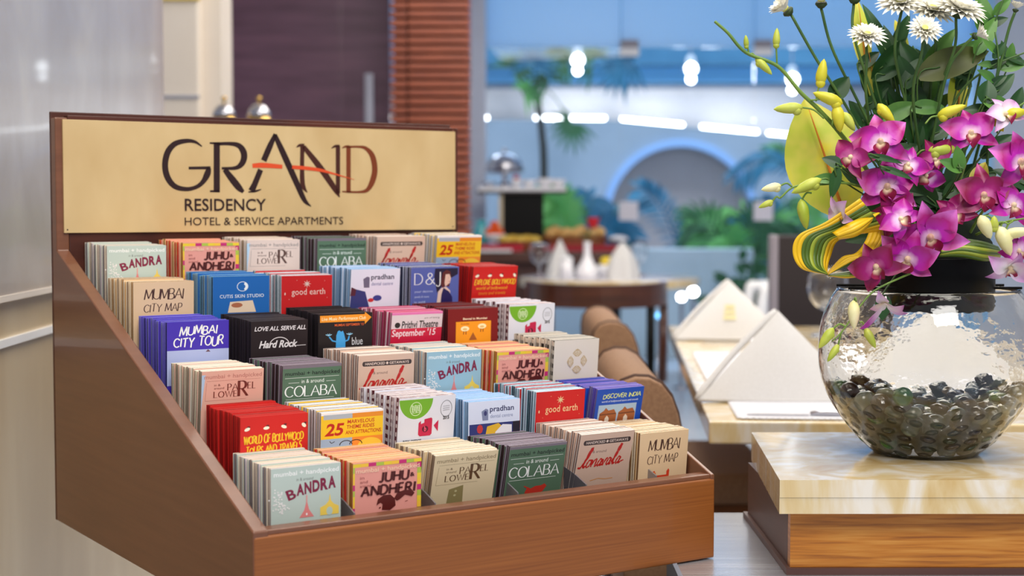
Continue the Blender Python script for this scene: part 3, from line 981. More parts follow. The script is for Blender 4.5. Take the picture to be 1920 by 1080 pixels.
# white loop-framed chair beyond
c = P(1425, 540, 7.6)
t = thing('loop_armchair', (c.x, 7.6, 0), 'white rounded armchair with a black seat beyond the dark chair', 'chair')
zt = P(1425, 538, 7.6).z
zl = 0.40
lp = spline([(0.0, 0, 0.0), (0.0, 0, zl), (0.02, 0, zt - 0.05), (0.07, 0, zt - 0.02), (0.34, 0, zt - 0.02), (0.40, 0, zt - 0.06), (0.42, 0, zl), (0.42, 0, 0.0)], 6)
for yy in (0.0, 0.45):
    MB().tube([(p[0], yy, p[2]) for p in lp], 0.03, 10).build('frame', M['white'], t)
MB().box((0.04, 0.03, zl - 0.02), (0.38, 0.44, zl + 0.03), bev=0.01).build('seat', M['black'], t)
MB().box((0.06, 0.40, zl + 0.03), (0.36, 0.44, zt - 0.05), bev=0.01).build('backrest', M['black'], t)


# ---------------------------------------------------------------- stone dining table with its settings
e1 = Vector((0.9976, -0.0697)).normalized()
e2 = Vector((-e1.y, e1.x))
fl = Vector((0.368, 2.82))
ang = math.atan2(e1.y, e1.x)
t = thing('dining_table', (fl.x, fl.y, 0), 'long honey onyx dining table with two folded napkins', 'table', None, ang)
TL, TW = 2.30, 1.05
MB().box((0, 0, 0.708), (TW, TL, 0.7505), bev=0.004).build('tabletop', M['onyx'], t)
MB().box((0.30, 0.15, 0.64), (TW - 0.1, TL - 0.12, 0.708)).build('apron', M['dark_oak'], t)
for yy in (0.34, 1.92):
    MB().box((0.52, yy, 0), (TW - 0.15, yy + 0.08, 0.64)).build('panel_leg', M['dark_oak'], t)
DZ = 0.7508


def on_table(u, v):
    q = fl + e1 * u + e2 * v
    return Vector((q.x, q.y, DZ))


def uv_of(px, py):
    """where the table top is seen at a picture position"""
    Y = (CAM_Z - DZ) * F_PX / (py - 388.6)
    for _ in range(8):
        Y += (DZ - P(px, py, Y).z) * -F_PX / (py - 388.6)
    p = P(px, py, Y)
    dd = Vector((p.x, p.y)) - fl
    return dd.dot(e1), dd.dot(e2)


def placemat(u, v, w, h, lb):
    q = on_table(u, v)
    t = thing('placemat', q + Vector((0, 0, 0.0002)), lb, 'placemat', 'white placemats on the stone table', ang)
    MB().box((0, 0, 0), (w, h, 0.003)).build('cloth', M['lace'], t)
    mb = MB()
    n = int(w / 0.012)
    for k in range(n):
        mb.ball((0.006 + 0.012 * k, -0.002, 0.002), 0.005, seg=6, rings=4, sc=(1, 1.2, .35))
        mb.ball((0.006 + 0.012 * k, h + 0.002, 0.002), 0.005, seg=6, rings=4, sc=(1, 1.2, .35))
    n = int(h / 0.012)
    for k in range(n):
        mb.ball((-0.002, 0.006 + 0.012 * k, 0.002), 0.005, seg=6, rings=4, sc=(1.2, 1, .35))
    mb.build('lace_edge', M['lace'], t)
    return q


def knife(u, v, L, lb):
    q = on_table(u, v)
    t = thing('table_knife', q + Vector((0, 0, 0.0036)), lb, 'knife', 'knives on the stone table', ang)
    MB().prism([(0, -0.002), (0.015, -0.009), (L * 0.5, -0.011), (L * 0.52, 0.006), (0.02, 0.006)], 'z', 0, 0.0025).build('blade', M['steel'], t)
    MB().tube([(L * 0.52, -0.002, 0.004), (L * 0.6, -0.002, 0.006), (L * 0.95, -0.002, 0.007), (L, -0.002, 0.006)], [0.004, 0.006, 0.008, 0.005], 8).build('handle', M['steel'], t)


def tent_napkin(u, v, hw, h, dep, lb, thick=0.012, emblem=False):
    """napkin folded to a standing triangle: front face leaning back, folded edge at the left, rear flaps"""
    q = on_table(u, v)
    t = thing('tent_napkin', q + Vector((0, 0, 0.004)), lb, 'napkin', 'folded napkins on the stone table', ang)
    A, B, Cc = Vector((-hw, 0, 0.0)), Vector((hw, 0, 0)), Vector((0.0, dep * 0.5, h))
    D = Vector((0.02, dep, 0))
    mb = MB()

    def tri(a, b_, c_, bulge):
        nn = (b_ - a).cross(c_ - a).normalized()

        def fn(i, j):
            p = a.lerp(b_, i).lerp(c_, j)
            return p + nn * bulge * math.sin(PI * i) * math.sin(PI * min(1, j * 0.9 + 0.05))
        mb.grid(fn, 12, 10)
    tri(A, B, Cc, 0.012)
    tri(D, A, Cc, 0.006)
    tri(B, D, Cc, 0.006)
    mb.build('front_fold', M['linen'], t)
    # thick rolled edge running up the left side and the bottom hem
    MB().tube(spline([A + Vector((-0.004, 0.004, 0.002)), A.lerp(Cc, .5) + Vector((-0.012, 0.012, 0.0)), Cc + Vector((-0.004, 0.012, 0.0))], 8), [0.003] + [0.0075] * 15 + [0.005], 8).build('rolled_edge', M['linen'], t)
    MB().tube([A + Vector((0.004, 0, 0.001)), B + Vector((-0.004, 0, 0.001))], 0.0032, 6).build('hem', M['linen'], t)
    if emblem:
        em = MB()
        nn = (B - A).cross(Cc - A).normalized()
        for i in range(5):
            for j in range(3):
                c0 = A.lerp(B, 0.42 + 0.03 * i).lerp(Cc, 0.30 + 0.09 * j) + nn * 0.014
                em.add([c0 + Vector((-0.004, 0, 0)), c0 + Vector((0.004, 0, 0)), c0 + (Cc - (A + B) / 2) * 0.07 + Vector((0.004, 0, 0)), c0 + (Cc - (A + B) / 2) * 0.07 + Vector((-0.004, 0, 0))], [(0, 1, 2, 3)])
        em.build('woven_mark', plain((230, 220, 170), 0.8), t)


u, v = uv_of(1388, 786)
placemat(u, v, 0.42, 0.30, 'white lace edged placemat under the nearer napkin')
knife(u + 0.015, v + 0.035, 0.23, 'silver knife on the nearer placemat, before its napkin')
u, v = uv_of(1468, 757)
tent_napkin(u, v + 0.01, 0.172, 0.178, 0.20, 'nearer ivory napkin tent, left of the glass fishbowl')
u, v = uv_of(1346, 722)
placemat(u - 0.015, v, 0.42, 0.75, 'white placemat under the farther napkin')
u, v = uv_of(1372, 639)
knife(u - 0.10, v - 0.10, 0.23, 'silver knife on the farther placemat, before its napkin')
tent_napkin(u, v, 0.172, 0.172, 0.20, 'farther ivory napkin tent with a pale woven mark', emblem=True)
u, v = uv_of(1760, 735)  # napkin setting added so white shows through the fishbowl
placemat(u - 0.2, v - 0.06, 0.40, 0.34, 'white placemat behind the glass fishbowl')
tent_napkin(u + 0.02, v + 0.03, 0.22, 0.19, 0.16, 'wide ivory napkin seen through the glass fishbowl')
u, v = uv_of(1556, 630)
q = on_table(u, v)
t = wine_glass(1552, q.y, DZ, 0.215, 0.062, 'large wine glass just left of the fishbowl rim on the stone table')


# ---------------------------------------------------------------- printing: lettering and flat shapes on a surface
_txt = {}


def text_geo(s, bold=0.0, shear=0.0, gap=1.0):
    """outline of a line of type, scaled to the unit square"""
    k = (s, bold, shear, gap)
    if k in _txt:
        return _txt[k]
    cu = bpy.data.curves.new('type', 'FONT')
    cu.body = s
    cu.size = 1.0
    cu.offset = bold
    cu.shear = shear
    cu.space_character = gap
    cu.resolution_u = 3
    cu.fill_mode = 'BOTH'
    o = bpy.data.objects.new('type', cu)
    me = bpy.data.meshes.new_from_object(o)
    vs = [(v.co.x, v.co.y) for v in me.vertices]
    fs = [tuple(p.vertices) for p in me.polygons]
    bpy.data.objects.remove(o)
    bpy.data.curves.remove(cu)
    bpy.data.meshes.remove(me)
    x0, x1 = min(v[0] for v in vs), max(v[0] for v in vs)
    y0, y1 = min(v[1] for v in vs), max(v[1] for v in vs)
    vs = [((x - x0) / (x1 - x0), (y - y0) / (y1 - y0)) for x, y in vs]
    _txt[k] = (vs, fs)
    return vs, fs


def A_(cx, cy, rx, ry, a0, a1, n=8):
    return [(cx + rx * math.cos(R(a0 + (a1 - a0) * i / n)), cy + ry * math.sin(R(a0 + (a1 - a0) * i / n))) for i in range(n + 1)]


# skeletons of capitals: width, strokes
GL = {
    'A': (.8, [[(0, 0), (.4, 1), (.8, 0)], [(.15, .36), (.65, .36)]]),
    'B': (.6, [[(0, 0), (0, 1)], [(0, 1), (.3, 1)] + A_(.3, .76, .24, .24, 90, -90) + [(0, .52)], [(.3, .52)] + A_(.32, .26, .28, .26, 90, -90) + [(0, 0)]]),
    'C': (.75, [A_(.42, .5, .42, .5, 42, 318, 14)]),
    'D': (.72, [[(0, 0), (0, 1)], [(0, 1), (.25, 1)] + A_(.25, .5, .47, .5, 90, -90, 12) + [(0, 0)]]),
    'E': (.55, [[(0, 0), (0, 1)], [(0, 1), (.52, 1)], [(0, .52), (.44, .52)], [(0, 0), (.55, 0)]]),
    'F': (.5, [[(0, 0), (0, 1)], [(0, 1), (.5, 1)], [(0, .52), (.42, .52)]]),
    'H': (.7, [[(0, 0), (0, 1)], [(.7, 0), (.7, 1)], [(0, .52), (.7, .52)]]),
    'I': (.1, [[(.05, 0), (.05, 1)]]),
    'J': (.4, [[(.35, 1), (.35, .2)] + A_(.16, .2, .19, .22, 0, -150, 6)]),
    'L': (.5, [[(0, 1), (0, 0)], [(0, 0), (.5, 0)]]),
    'M': (.9, [[(0, 0), (.1, 1)], [(.1, 1), (.45, .1)], [(.45, .1), (.8, 1)], [(.8, 1), (.9, 0)]]),
    'N': (.75, [[(0, 0), (0, 1)], [(0, 1), (.75, 0)], [(.75, 0), (.75, 1)]]),
    'O': (.85, [A_(.42, .5, .42, .5, 90, 450, 18)]),
    'P': (.55, [[(0, 0), (0, 1)], [(0, 1), (.28, 1)] + A_(.28, .73, .27, .27, 90, -90) + [(0, .46)]]),
    'R': (.65, [[(0, 0), (0, 1)], [(0, 1), (.28, 1)] + A_(.28, .74, .27, .26, 90, -90) + [(0, .48)], [(.26, .48), (.65, 0)]]),
    'S': (.5, [A_(.26, .76, .23, .24, 40, 270, 9) + A_(.24, .27, .26, .27, 90, -140, 9)]),
    'T': (.7, [[(.35, 0), (.35, 1)], [(0, 1), (.7, 1)]]),
    'U': (.7, [[(0, 1), (0, .3)] + A_(.35, .3, .35, .3, 180, 360, 10) + [(.7, 1)]]),
    'V': (.75, [[(0, 1), (.37, 0), (.75, 1)]]),
    'W': (1.1, [[(0, 1), (.28, 0), (.55, 1), (.82, 0), (1.1, 1)]]),
    'X': (.65, [[(0, 0), (.65, 1)], [(0, 1), (.65, 0)]]),
    'Y': (.7, [[(0, 1), (.35, .5), (.7, 1)], [(.35, .5), (.35, 0)]]),
    '&': (.8, [[(.8, .0), (.22, .68)] + A_(.36, .8, .18, .18, 215, -40, 9) + [(.12, .4)] + A_(.28, .22, .26, .22, 140, 330, 9) + [(.72, .5)]]),
    ' ': (.35, []),
}


class Print:
    """flat printing: works in u (right), v (down), one unit = one width; each call lies a hair above the last"""

    def __init__(s, width, height, step=0.00003, vs=1.0):
        s.mb, s.mats, s.w, s.h, s.step, s.layer, s.vs = MB(), [], width, height, step, 1, vs

    def mi(s, m):
        if not hasattr(m, 'node_tree'):
            m = plain(m, 0.42, 0, 0.1)
        if m not in s.mats:
            s.mats.append(m)
        return s.mats.index(m)

    def raw(s, pts, fs, m):
        y = -s.step * s.layer
        s.mb.add([(u * s.w, y, s.h - v * s.vs * s.w) for u, v in pts], fs, s.mi(m))

    def poly(s, pts, m, nl=True):
        tri = geometry.tessellate_polygon([[Vector((p[0], -p[1], 0)) for p in pts]])
        fs = []
        for t in tri:
            a, b_, c_ = (Vector((pts[i][0], -pts[i][1])) for i in t)
            fs.append(tuple(t) if (b_ - a).cross(c_ - a) > 0 else tuple(reversed(t)))
        s.raw(pts, fs, m)
        s.layer += 1 if nl else 0

    def rect(s, u0, v0, u1, v1, m):
        s.poly([(u0, v0), (u1, v0), (u1, v1), (u0, v1)], m)

    def ell(s, u, v, ru, rv, m, a0=0, a1=360, n=20, nl=True):
        s.poly([(u + ru * math.cos(R(a0 + (a1 - a0) * i / n)), v + rv * math.sin(R(a0 + (a1 - a0) * i / n))) for i in range(n + (0 if a1 - a0 == 360 else 1))], m, nl)

    def stroke(s, pts, m, nl=True):
        """pts: (u, v, width); broken at sharp corners"""
        for i in range(1, len(pts) - 1):
            d1 = Vector((pts[i][0] - pts[i - 1][0], pts[i][1] - pts[i - 1][1]))
            d2 = Vector((pts[i + 1][0] - pts[i][0], pts[i + 1][1] - pts[i][1]))
            if d1.length > 1e-9 and d2.length > 1e-9 and d1.angle(d2) > 1.0:
                s.stroke(pts[:i + 1], m, False)
                s.stroke(pts[i:], m, nl)
                return
        n = len(pts)
        L, Rr = [], []
        for i in range(n):
            a = Vector(pts[max(i - 1, 0)][:2])
            b_ = Vector(pts[min(i + 1, n - 1)][:2])
            d = b_ - a
            d = d.normalized() if d.length > 1e-9 else Vector((1, 0))
            q = Vector((-d.y, d.x)) * pts[i][2] / 2
            L.append((pts[i][0] + q.x, pts[i][1] + q.y))
            Rr.append((pts[i][0] - q.x, pts[i][1] - q.y))
        s.raw(L + Rr, [(i, i + 1, n + i + 1, n + i) for i in range(n - 1)], m)
        s.layer += 1 if nl else 0

    def line(s, pts, w, m):
        s.stroke([(p[0], p[1], w) for p in pts], m)

    def ring(s, u, v, r, w, m, ry=None, n=24):
        ry = ry or r
        s.line([(u + r * math.cos(2 * PI * i / n), v + ry * math.sin(2 * PI * i / n)) for i in range(n + 1)], w, m)

    def text(s, t, u0, u1, v0, v1, m, bold=0.0, shear=0.0, rot=0.0, gap=1.0):
        vs, fs = text_geo(t, bold, shear, gap)
        cu, cv = (u0 + u1) / 2, (v0 + v1) / 2
        ca, sa = math.cos(rot), math.sin(rot)
        pts = []
        for x, y in vs:
            du, dv = u0 + (u1 - u0) * x - cu, v1 - (v1 - v0) * y - cv
            pts.append((cu + du * ca + dv * sa, cv - du * sa + dv * ca))
        s.raw(pts, fs, m)
        s.layer += 1

    def caps(s, t, u0, u1, v0, v1, m, T, thin=None, serif=0.0, slant=0.0, jit=0.0, gap=0.22, rise=0.0, seed=1):
        """drawn capitals: T stroke width (v1-v0 = 1), thin width of flat strokes, serif length"""
        rnd = random.Random(seed)
        thin = thin or T
        tot = sum(GL[c][0] + gap for c in t) - gap
        H = v1 - v0
        k = (u1 - u0) / tot
        x = 0.0
        for c in t:
            w, sts = GL[c]
            jy, js, jr = rnd.uniform(-jit, jit), 1 + rnd.uniform(-jit, jit), rnd.uniform(-jit, jit)
            for st in sts:
                pp = []
                n = len(st)
                for i, (gx_, gy_) in enumerate(st):
                    a = st[max(i - 1, 0)]
                    b_ = st[min(i + 1, n - 1)]
                    d = Vector((b_[0] - a[0], b_[1] - a[1]))
                    vert = abs(d.y) / max(1e-6, d.length)
                    if t and thin != T and len(st) == 2 and d.y * d.x > 0 and abs(d.x) > .15:
                        wd = thin * 1.2
                    else:
                        wd = thin + (T - thin) * vert
                    yy = gy_ * js + jy + jr * (gx_ - w / 2)
                    xx = (x + gx_) + slant * yy
                    pp.append((u0 + xx * k, v1 - yy * H - rise * (x / tot), wd * H))
                s.stroke(pp, m, False)
                if serif:
                    for e, o in ((st[0], st[1]), (st[-1], st[-2])):
                        if abs(e[1] - o[1]) > 0.35 and (abs(e[1]) < .01 or abs(e[1] - 1) < .01):
                            xx = x + e[0] + slant * e[1]
                            s.stroke([(u0 + (xx - serif) * k, v1 - e[1] * H, thin * H), (u0 + (xx + serif) * k, v1 - e[1] * H, thin * H)], m, False)
            x += w + gap
        s.layer += 1



def smooth_stroke(st):
    return [tuple(v) for v in spline([Vector(q) for q in st], 6)] if len(st) > 2 else st


LOGO = {
    'G': [(0.2379, 0.5928, 0.0018), (0.2261, 0.5999, 0.0044), (0.2113, 0.6012, 0.0062), (0.1921, 0.5961, 0.0079), (0.1796, 0.5821, 0.0092), (0.1749, 0.5611, 0.0092), (0.1791, 0.5414, 0.0092), (0.1913, 0.5274, 0.0079), (0.2104, 0.5232, 0.0062), (0.2275, 0.5268, 0.0058), (0.2391, 0.5355, 0.0072), (0.2466, 0.548, 0.0099), (0.2497, 0.5583, 0.0067)],
    'Gb': [(0.2147, 0.5573, 0.004), (0.2523, 0.5583, 0.0045)],
    'R': [(0.2636, 0.5994, 0.0099), (0.2627, 0.5187, 0.0099)],
    'Rt': [(0.2513, 0.5987, 0.0022), (0.2698, 0.5983, 0.0041)],
    'Rb': [(0.2509, 0.52, 0.0027), (0.2678, 0.5201, 0.0036)],
    'Rw': [(0.2629, 0.5975, 0.0045), (0.2862, 0.5984, 0.0054), (0.3014, 0.5959, 0.0078), (0.3096, 0.5873, 0.0101), (0.3114, 0.5763, 0.0101), (0.3066, 0.5652, 0.0087), (0.2952, 0.5585, 0.0055), (0.2717, 0.5577, 0.0036)],
    'Rl': [(0.2768, 0.556, 0.0077), (0.2903, 0.5397, 0.0105), (0.3014, 0.5267, 0.0101), (0.3096, 0.519, 0.005)],
    'A1': [(0.3679, 0.6163, 0.0056), (0.3575, 0.5949, 0.0093), (0.3464, 0.5714, 0.0093)],
    'A1b': [(0.3408, 0.5565, 0.0088), (0.3305, 0.5335, 0.0092), (0.3239, 0.5208, 0.0106)],
    'Af': [(0.3184, 0.519, 0.0018), (0.3304, 0.5204, 0.0032), (0.3414, 0.5236, 0.0014)],
    'A2': [(0.3669, 0.6152, 0.007), (0.3817, 0.5854, 0.0098), (0.3974, 0.5532, 0.0099), (0.4083, 0.5308, 0.0095), (0.4168, 0.5128, 0.0085), (0.4234, 0.5026, 0.0062), (0.4329, 0.4952, 0.0012)],
    'N1': [(0.4175, 0.5974, 0.0071), (0.4167, 0.5647, 0.0071), (0.417, 0.5376, 0.0081), (0.4201, 0.5264, 0.0062), (0.4261, 0.5189, 0.0012)],
    'Nt': [(0.4063, 0.5951, 0.0012), (0.4125, 0.5984, 0.0043), (0.4212, 0.5986, 0.0052)],
    'N2': [(0.42, 0.5963, 0.0071), (0.4509, 0.5611, 0.0101), (0.4785, 0.5249, 0.0087), (0.4871, 0.5112, 0.0019)],
    'N3': [(0.4846, 0.5991, 0.0077), (0.4841, 0.5176, 0.0073)],
    'Nr': [(0.4721, 0.5947, 0.0012), (0.4795, 0.5985, 0.0039), (0.488, 0.5994, 0.0034)],
    'D1': [(0.5049, 0.5988, 0.0078), (0.5044, 0.5189, 0.0078)],
    'Dt': [(0.4925, 0.5956, 0.0012), (0.4995, 0.5983, 0.0034), (0.5072, 0.5987, 0.0034)],
    'Db': [(0.492, 0.5209, 0.0019), (0.5067, 0.5201, 0.0034)],
    'Dw': [(0.502, 0.5976, 0.0034), (0.5227, 0.5985, 0.0034), (0.5383, 0.5961, 0.0059), (0.5513, 0.583, 0.0094), (0.5559, 0.5598, 0.0099), (0.551, 0.5389, 0.0099), (0.5405, 0.5237, 0.0064), (0.5248, 0.5202, 0.0034), (0.5015, 0.5205, 0.0034)],
    'S1': [(0.326, 0.5627, 0.0069), (0.3452, 0.5638, 0.0083), (0.3803, 0.5619, 0.0066)],
    'S2': [(0.3982, 0.5617, 0.0061), (0.4259, 0.5599, 0.0062), (0.4509, 0.557, 0.0053), (0.4711, 0.5525, 0.0034), (0.4914, 0.5475, 0.0019), (0.5159, 0.5416, 0.0005)],
}

# ---------------------------------------------------------------- the tiered card rack
YAW = 0.5812
RO = Vector((-0.2994, 1.7383, 0.6562))
D_, H_, HF, WF, WB = 0.7645, 0.6328, 0.1182, 0.700, 0.7258
rack = thing('display_rack', RO, 'brown wooden tiered rack full of cards under a cream lettered signboard', 'display rack', None, YAW)
prof = [(0.0, 0.0), (D_, 0.0), (D_, H_), (0.7415, H_), (0.7415, 0.4264), (0.0, HF)]


def side(x0f, x1f, x0b, x1b):
    n = len(prof)
    vs = []
    for s in (0, 1):
        for y, z in prof:
            f = y / D_
            vs.append(((x0f, x1f)[s] * (1 - f) + (x0b, x1b)[s] * f, y, z))
    tri = geometry.tessellate_polygon([[Vector((p[0], p[1], 0)) for p in prof]])
    fs = [tuple(t) for t in tri] + [tuple(i + n for i in reversed(t)) for t in tri] + [(i, (i + 1) % n, n + (i + 1) % n, n + i) for i in range(n)]
    return MB().add(vs, fs)


def bevel(o, w, seg=3):
    bm = bmesh.new()
    bm.from_mesh(o.data)
    bmesh.ops.recalc_face_normals(bm, faces=bm.faces)
    ed = [e for e in bm.edges if len(e.link_faces) == 2 and e.calc_face_angle(0) > 0.35]
    bmesh.ops.bevel(bm, geom=ed, offset=w, segments=seg, profile=0.5, affect='EDGES', clamp_overlap=True)
    bm.to_mesh(o.data)
    bm.free()
    return o


bevel(side(0.0, 0.020, 0.0, 0.020).build('side_panel', M['rack_wood'], rack), 0.0022)
bevel(side(0.6925, 0.6995, 0.7185, 0.7255).build('side_panel', M['rack_wood'], rack), 0.0015)
bevel(MB().box((0.0005, -0.001, 0.0), (WF, 0.017, HF - 0.0055)).build('front_panel', M['rack_front'], rack), 0.0035, 4)
bevel(MB().box((0.004, 0.002, HF - 0.0065), (WF - 0.003, 0.026, HF + 0.0005)).build('front_lip', M['rack_wood'], rack), 0.002, 3)
MB().box((0.0205, 0.7435, 0.0), (0.718, 0.7640, H_ + 0.004), bev=0.0015).build('back_panel', M['rack_dark'], rack)
MB().box((0.0, 0.7640, 0.0), (WB, 0.7720, H_ + 0.010), bev=0.0015).build('back_board', M['rack_dark'], rack)
bevel(MB().box((0.721, 0.738, 0.30), (WB, 0.7638, H_ + 0.003)).build('sign_frame', M['rack_dark'], rack), 0.001, 1)

sign = MB().box((0.0108, 0.7376, 0.4538), (0.7205, 0.7430, 0.6298), bev=0.0006).build('sign_plate', M['brass'], rack)
DK, MD, RD = plain((40, 16, 18), 0.4), plain((66, 28, 20), 0.4), plain((116, 52, 24), 0.4)
pr = Print(1.0, 1.0, 0.00015)
for k, st in LOGO.items():
    if k[0] != 'S':
        pr.layer = 1
        pr.stroke(smooth_stroke([(x, 1.0 - z, w * 1.1) for x, z, w in st]), DK if k[0] in 'GRA' else (MD if k[0] == 'N' else RD))
pr.layer = 2
for k in ('S1', 'S2'):
    pr.stroke(smooth_stroke([(x, 1.0 - z, w) for x, z, w in LOGO[k]]), (214, 74, 32))
pr.text('RESIDENCY', 0.2072, 0.3499, 1 - 0.5079, 1 - 0.4877, DK, 0.012)
pr.text('HOTEL & SERVICE APARTMENTS', 0.2069, 0.4935, 1 - 0.4773, 1 - 0.4644, DK, 0.0)
pr.mb.build('sign_lettering', pr.mats, sign, (0, 0.7374, 0))
for x, z in ((0.016, 0.459), (0.715, 0.459)):
    MB().ball((x, 0.7376, z), 0.0012, seg=8, rings=4).build('screw', M['dark'], sign)

ROWS = {1: (0.6352, 0.4409), 2: (0.5148, 0.3923), 3: (0.3943, 0.3362), 4: (0.2703, 0.2838), 5: (0.1526, 0.2313), 6: (0.0464, 0.1810)}
CH, CW = 0.12, 0.0914
for k in range(6, 0, -1):
    y, z = ROWS[k]
    zb = z - CH
    xr = 0.6915 + 0.026 * y / D_
    yd = min(y + 0.1175, 0.7425)
    mb = MB().box((0.0205, y - 0.002, zb - 0.008), (xr, yd, zb - 0.0004))
    if k > 1:
        mb.box((0.0205, y + 0.1150, zb - 0.0004), (xr, y + 0.1165, zb + 0.045))
    mb.build('tier_shelf', M['rack_dark'], rack)
    if k == 6:
        for i in range(5):
            x = (0.137, 0.252, 0.378, 0.489, 0.610)[i] + 0.012
            MB().prism([(0.028, zb), (0.085, zb), (0.085, zb + 0.075), (0.06, zb + 0.068), (0.034, zb + 0.058)], 'x', x - 0.001, x + 0.001).build('divider', plain((150, 146, 152), 0.25, 0.6), rack)

# ---- what is printed on the cards
WH, BK_ = (244, 242, 240), (24, 18, 18)


def hand(p, m, y=.10):
    p.text('mumbai + handpicked', .04, .97, y, y + .10, m, 0.012)


def d_bandra(p):
    hand(p, (240, 240, 238), .06)
    p.text('in & around', .36, .60, .185, .235, (110, 116, 112))
    p.text('B', .22, .345, .36, .53, (128, 30, 62), .03, 0, .30)
    for i, c in enumerate('ANDRA'):
        p.text(c, .355 + .114 * i, .465 + .114 * i, .285 - .020 * i, .475 - .016 * i, (128, 30, 62), .045, .08, .06)
    rnd = random.Random(5)
    for i in range(60):
        g = rnd.choice(((.10, .44), (.17, .64), (.07, .60)))
        p.ell(g[0] + rnd.gauss(0, .035), g[1] + rnd.gauss(0, .055), .012, .012, (238, 234, 232), n=6, nl=False)
    p.layer += 1
    q = -.06
    p.poly([(.40, .90 + q), (.47, .78 + q), (.505, .62 + q), (.54, .78 + q), (.61, .90 + q)], (222, 130, 128))
    p.rect(.496, .54 + q, .514, .66 + q, (222, 150, 148))
    p.poly([(.70, .90 + q), (.70, .77 + q), (.78, .73 + q), (.825, .67 + q), (.84, .55 + q), (.855, .67 + q), (.90, .73 + q), (.97, .77 + q), (.97, .90 + q)], (236, 204, 88))
    p.ell(.835, .84 + q, .045, .07, (186, 204, 192))
    p.ell(.505, .85 + q, .012, .02, WH)


def checker_edge(p):
    cs = [(230, 200, 50), (172, 190, 70), (196, 40, 110), (240, 190, 60)]
    for i in range(9):
        p.rect(.0 + i / 9, .015, (i + 1) / 9, .075, cs[(i * 3) % 4])
        if i < 8:
            p.rect(.94, .075 + i * .1, 1.0, .175 + i * .1, cs[(i * 3 + 2) % 4])
            p.rect(.0, .075 + i * .1, .028, .175 + i * .1, cs[(i * 3 + 1) % 4])


def d_juhu(p):
    checker_edge(p)
    hand(p, (244, 206, 176), .10)
    br = (78, 22, 18)
    for i, s in enumerate(('in', 'and', 'around')):
        p.text(s, .10, .16 + .05 * i, .24 + .07 * i, .285 + .07 * i, (150, 80, 80))
    p.caps('JUHU', .38, .80, .20, .36, br, .215, .19, 0, .10, gap=.26)
    p.text('&', .83, .90, .25, .32, br, .03)
    p.caps('ANDHERI', .12, .90, .42, .58, br, .215, .19, 0, .10, gap=.26)
    p.poly([(.34, 0.76), (.36, 0.66), (.44, 0.60), (.54, 0.60), (.61, 0.68), (.62, 0.80), (.54, 0.87), (.42, 0.85), (.43, 0.75), (.40, 0.72)], (88, 26, 22))
    p.poly([(.60, 0.67), (.64, 0.59), (.74, 0.55), (.86, 0.56), (.90, 0.62), (.86, 0.67), (.76, 0.63), (.68, 0.70), (.64, 0.72)], (88, 26, 22))
    p.line([(.76, 0.75), (.80, 0.74)], .008, (120, 50, 46))
    p.line([(.38, 0.82), (.40, 0.80)], .02, (88, 26, 22))


def d_parel(p, ink=(86, 58, 52), grey=(150, 140, 138), blue=True, tower=False):
    if blue:
        p.poly([(.0, .07), (.06, .07), (.03, .40), (.0, .75)], (176, 206, 232))
    hand(p, grey, .07)
    p.line([(.08, .19), (.95, .19)], .006, grey)
    p.line([(.08, .22), (.06, .56), (.72, .56)], .006, grey)
    p.text('in &', .20, .30, .25, .29, ink)
    p.text('around', .20, .36, .31, .35, ink)
    p.caps('PA', .42, .58, .26, .38, ink, .14, .05, .09)
    p.caps('R', .60, .735, .22, .50, ink, .16, .05, .10)
    p.caps('EL', .745, .87, .25, .37, ink, .14, .05, .09)
    p.caps('LOWE', .20, .575, .395, .505, ink, .15, .05, .09)
    if tower:
        p.poly([(.26, .98), (.28, .66), (.50, .60), (.52, .98)], (146, 132, 86))
        p.ell(.39, .70, .02, .02, (196, 186, 140))
        p.ell(.38, .78, .02, .02, (196, 186, 140))


def d_colaba(p):
    p.rect(0, 0, 1, .05, (120, 108, 118))
    hand(p, (16, 24, 18), .11)
    p.line([(.04, .235), (.96, .235)], .008, (210, 216, 206))
    p.text('in & around', .32, .70, .27, .345, (236, 240, 232))
    p.line([(.10, .33), (.28, .33)], .008, (220, 226, 216))
    p.line([(.74, .33), (.90, .33)], .008, (220, 226, 216))
    p.caps('COLABA', .05, .92, .40, .60, (244, 246, 240), .12, .05, .07, gap=.12)
    p.line([(.06, .65), (.88, .65)], .008, (220, 226, 216))
    p.poly([(.36, .92), (.40, .80), (.46, .84), (.54, .80), (.64, .80), (.70, .77), (.74, .82), (.68, .92), (.60, .95), (.46, .95)], (196, 52, 38))
    p.line([(.40, .82), (.34, .78)], .02, (196, 52, 38))


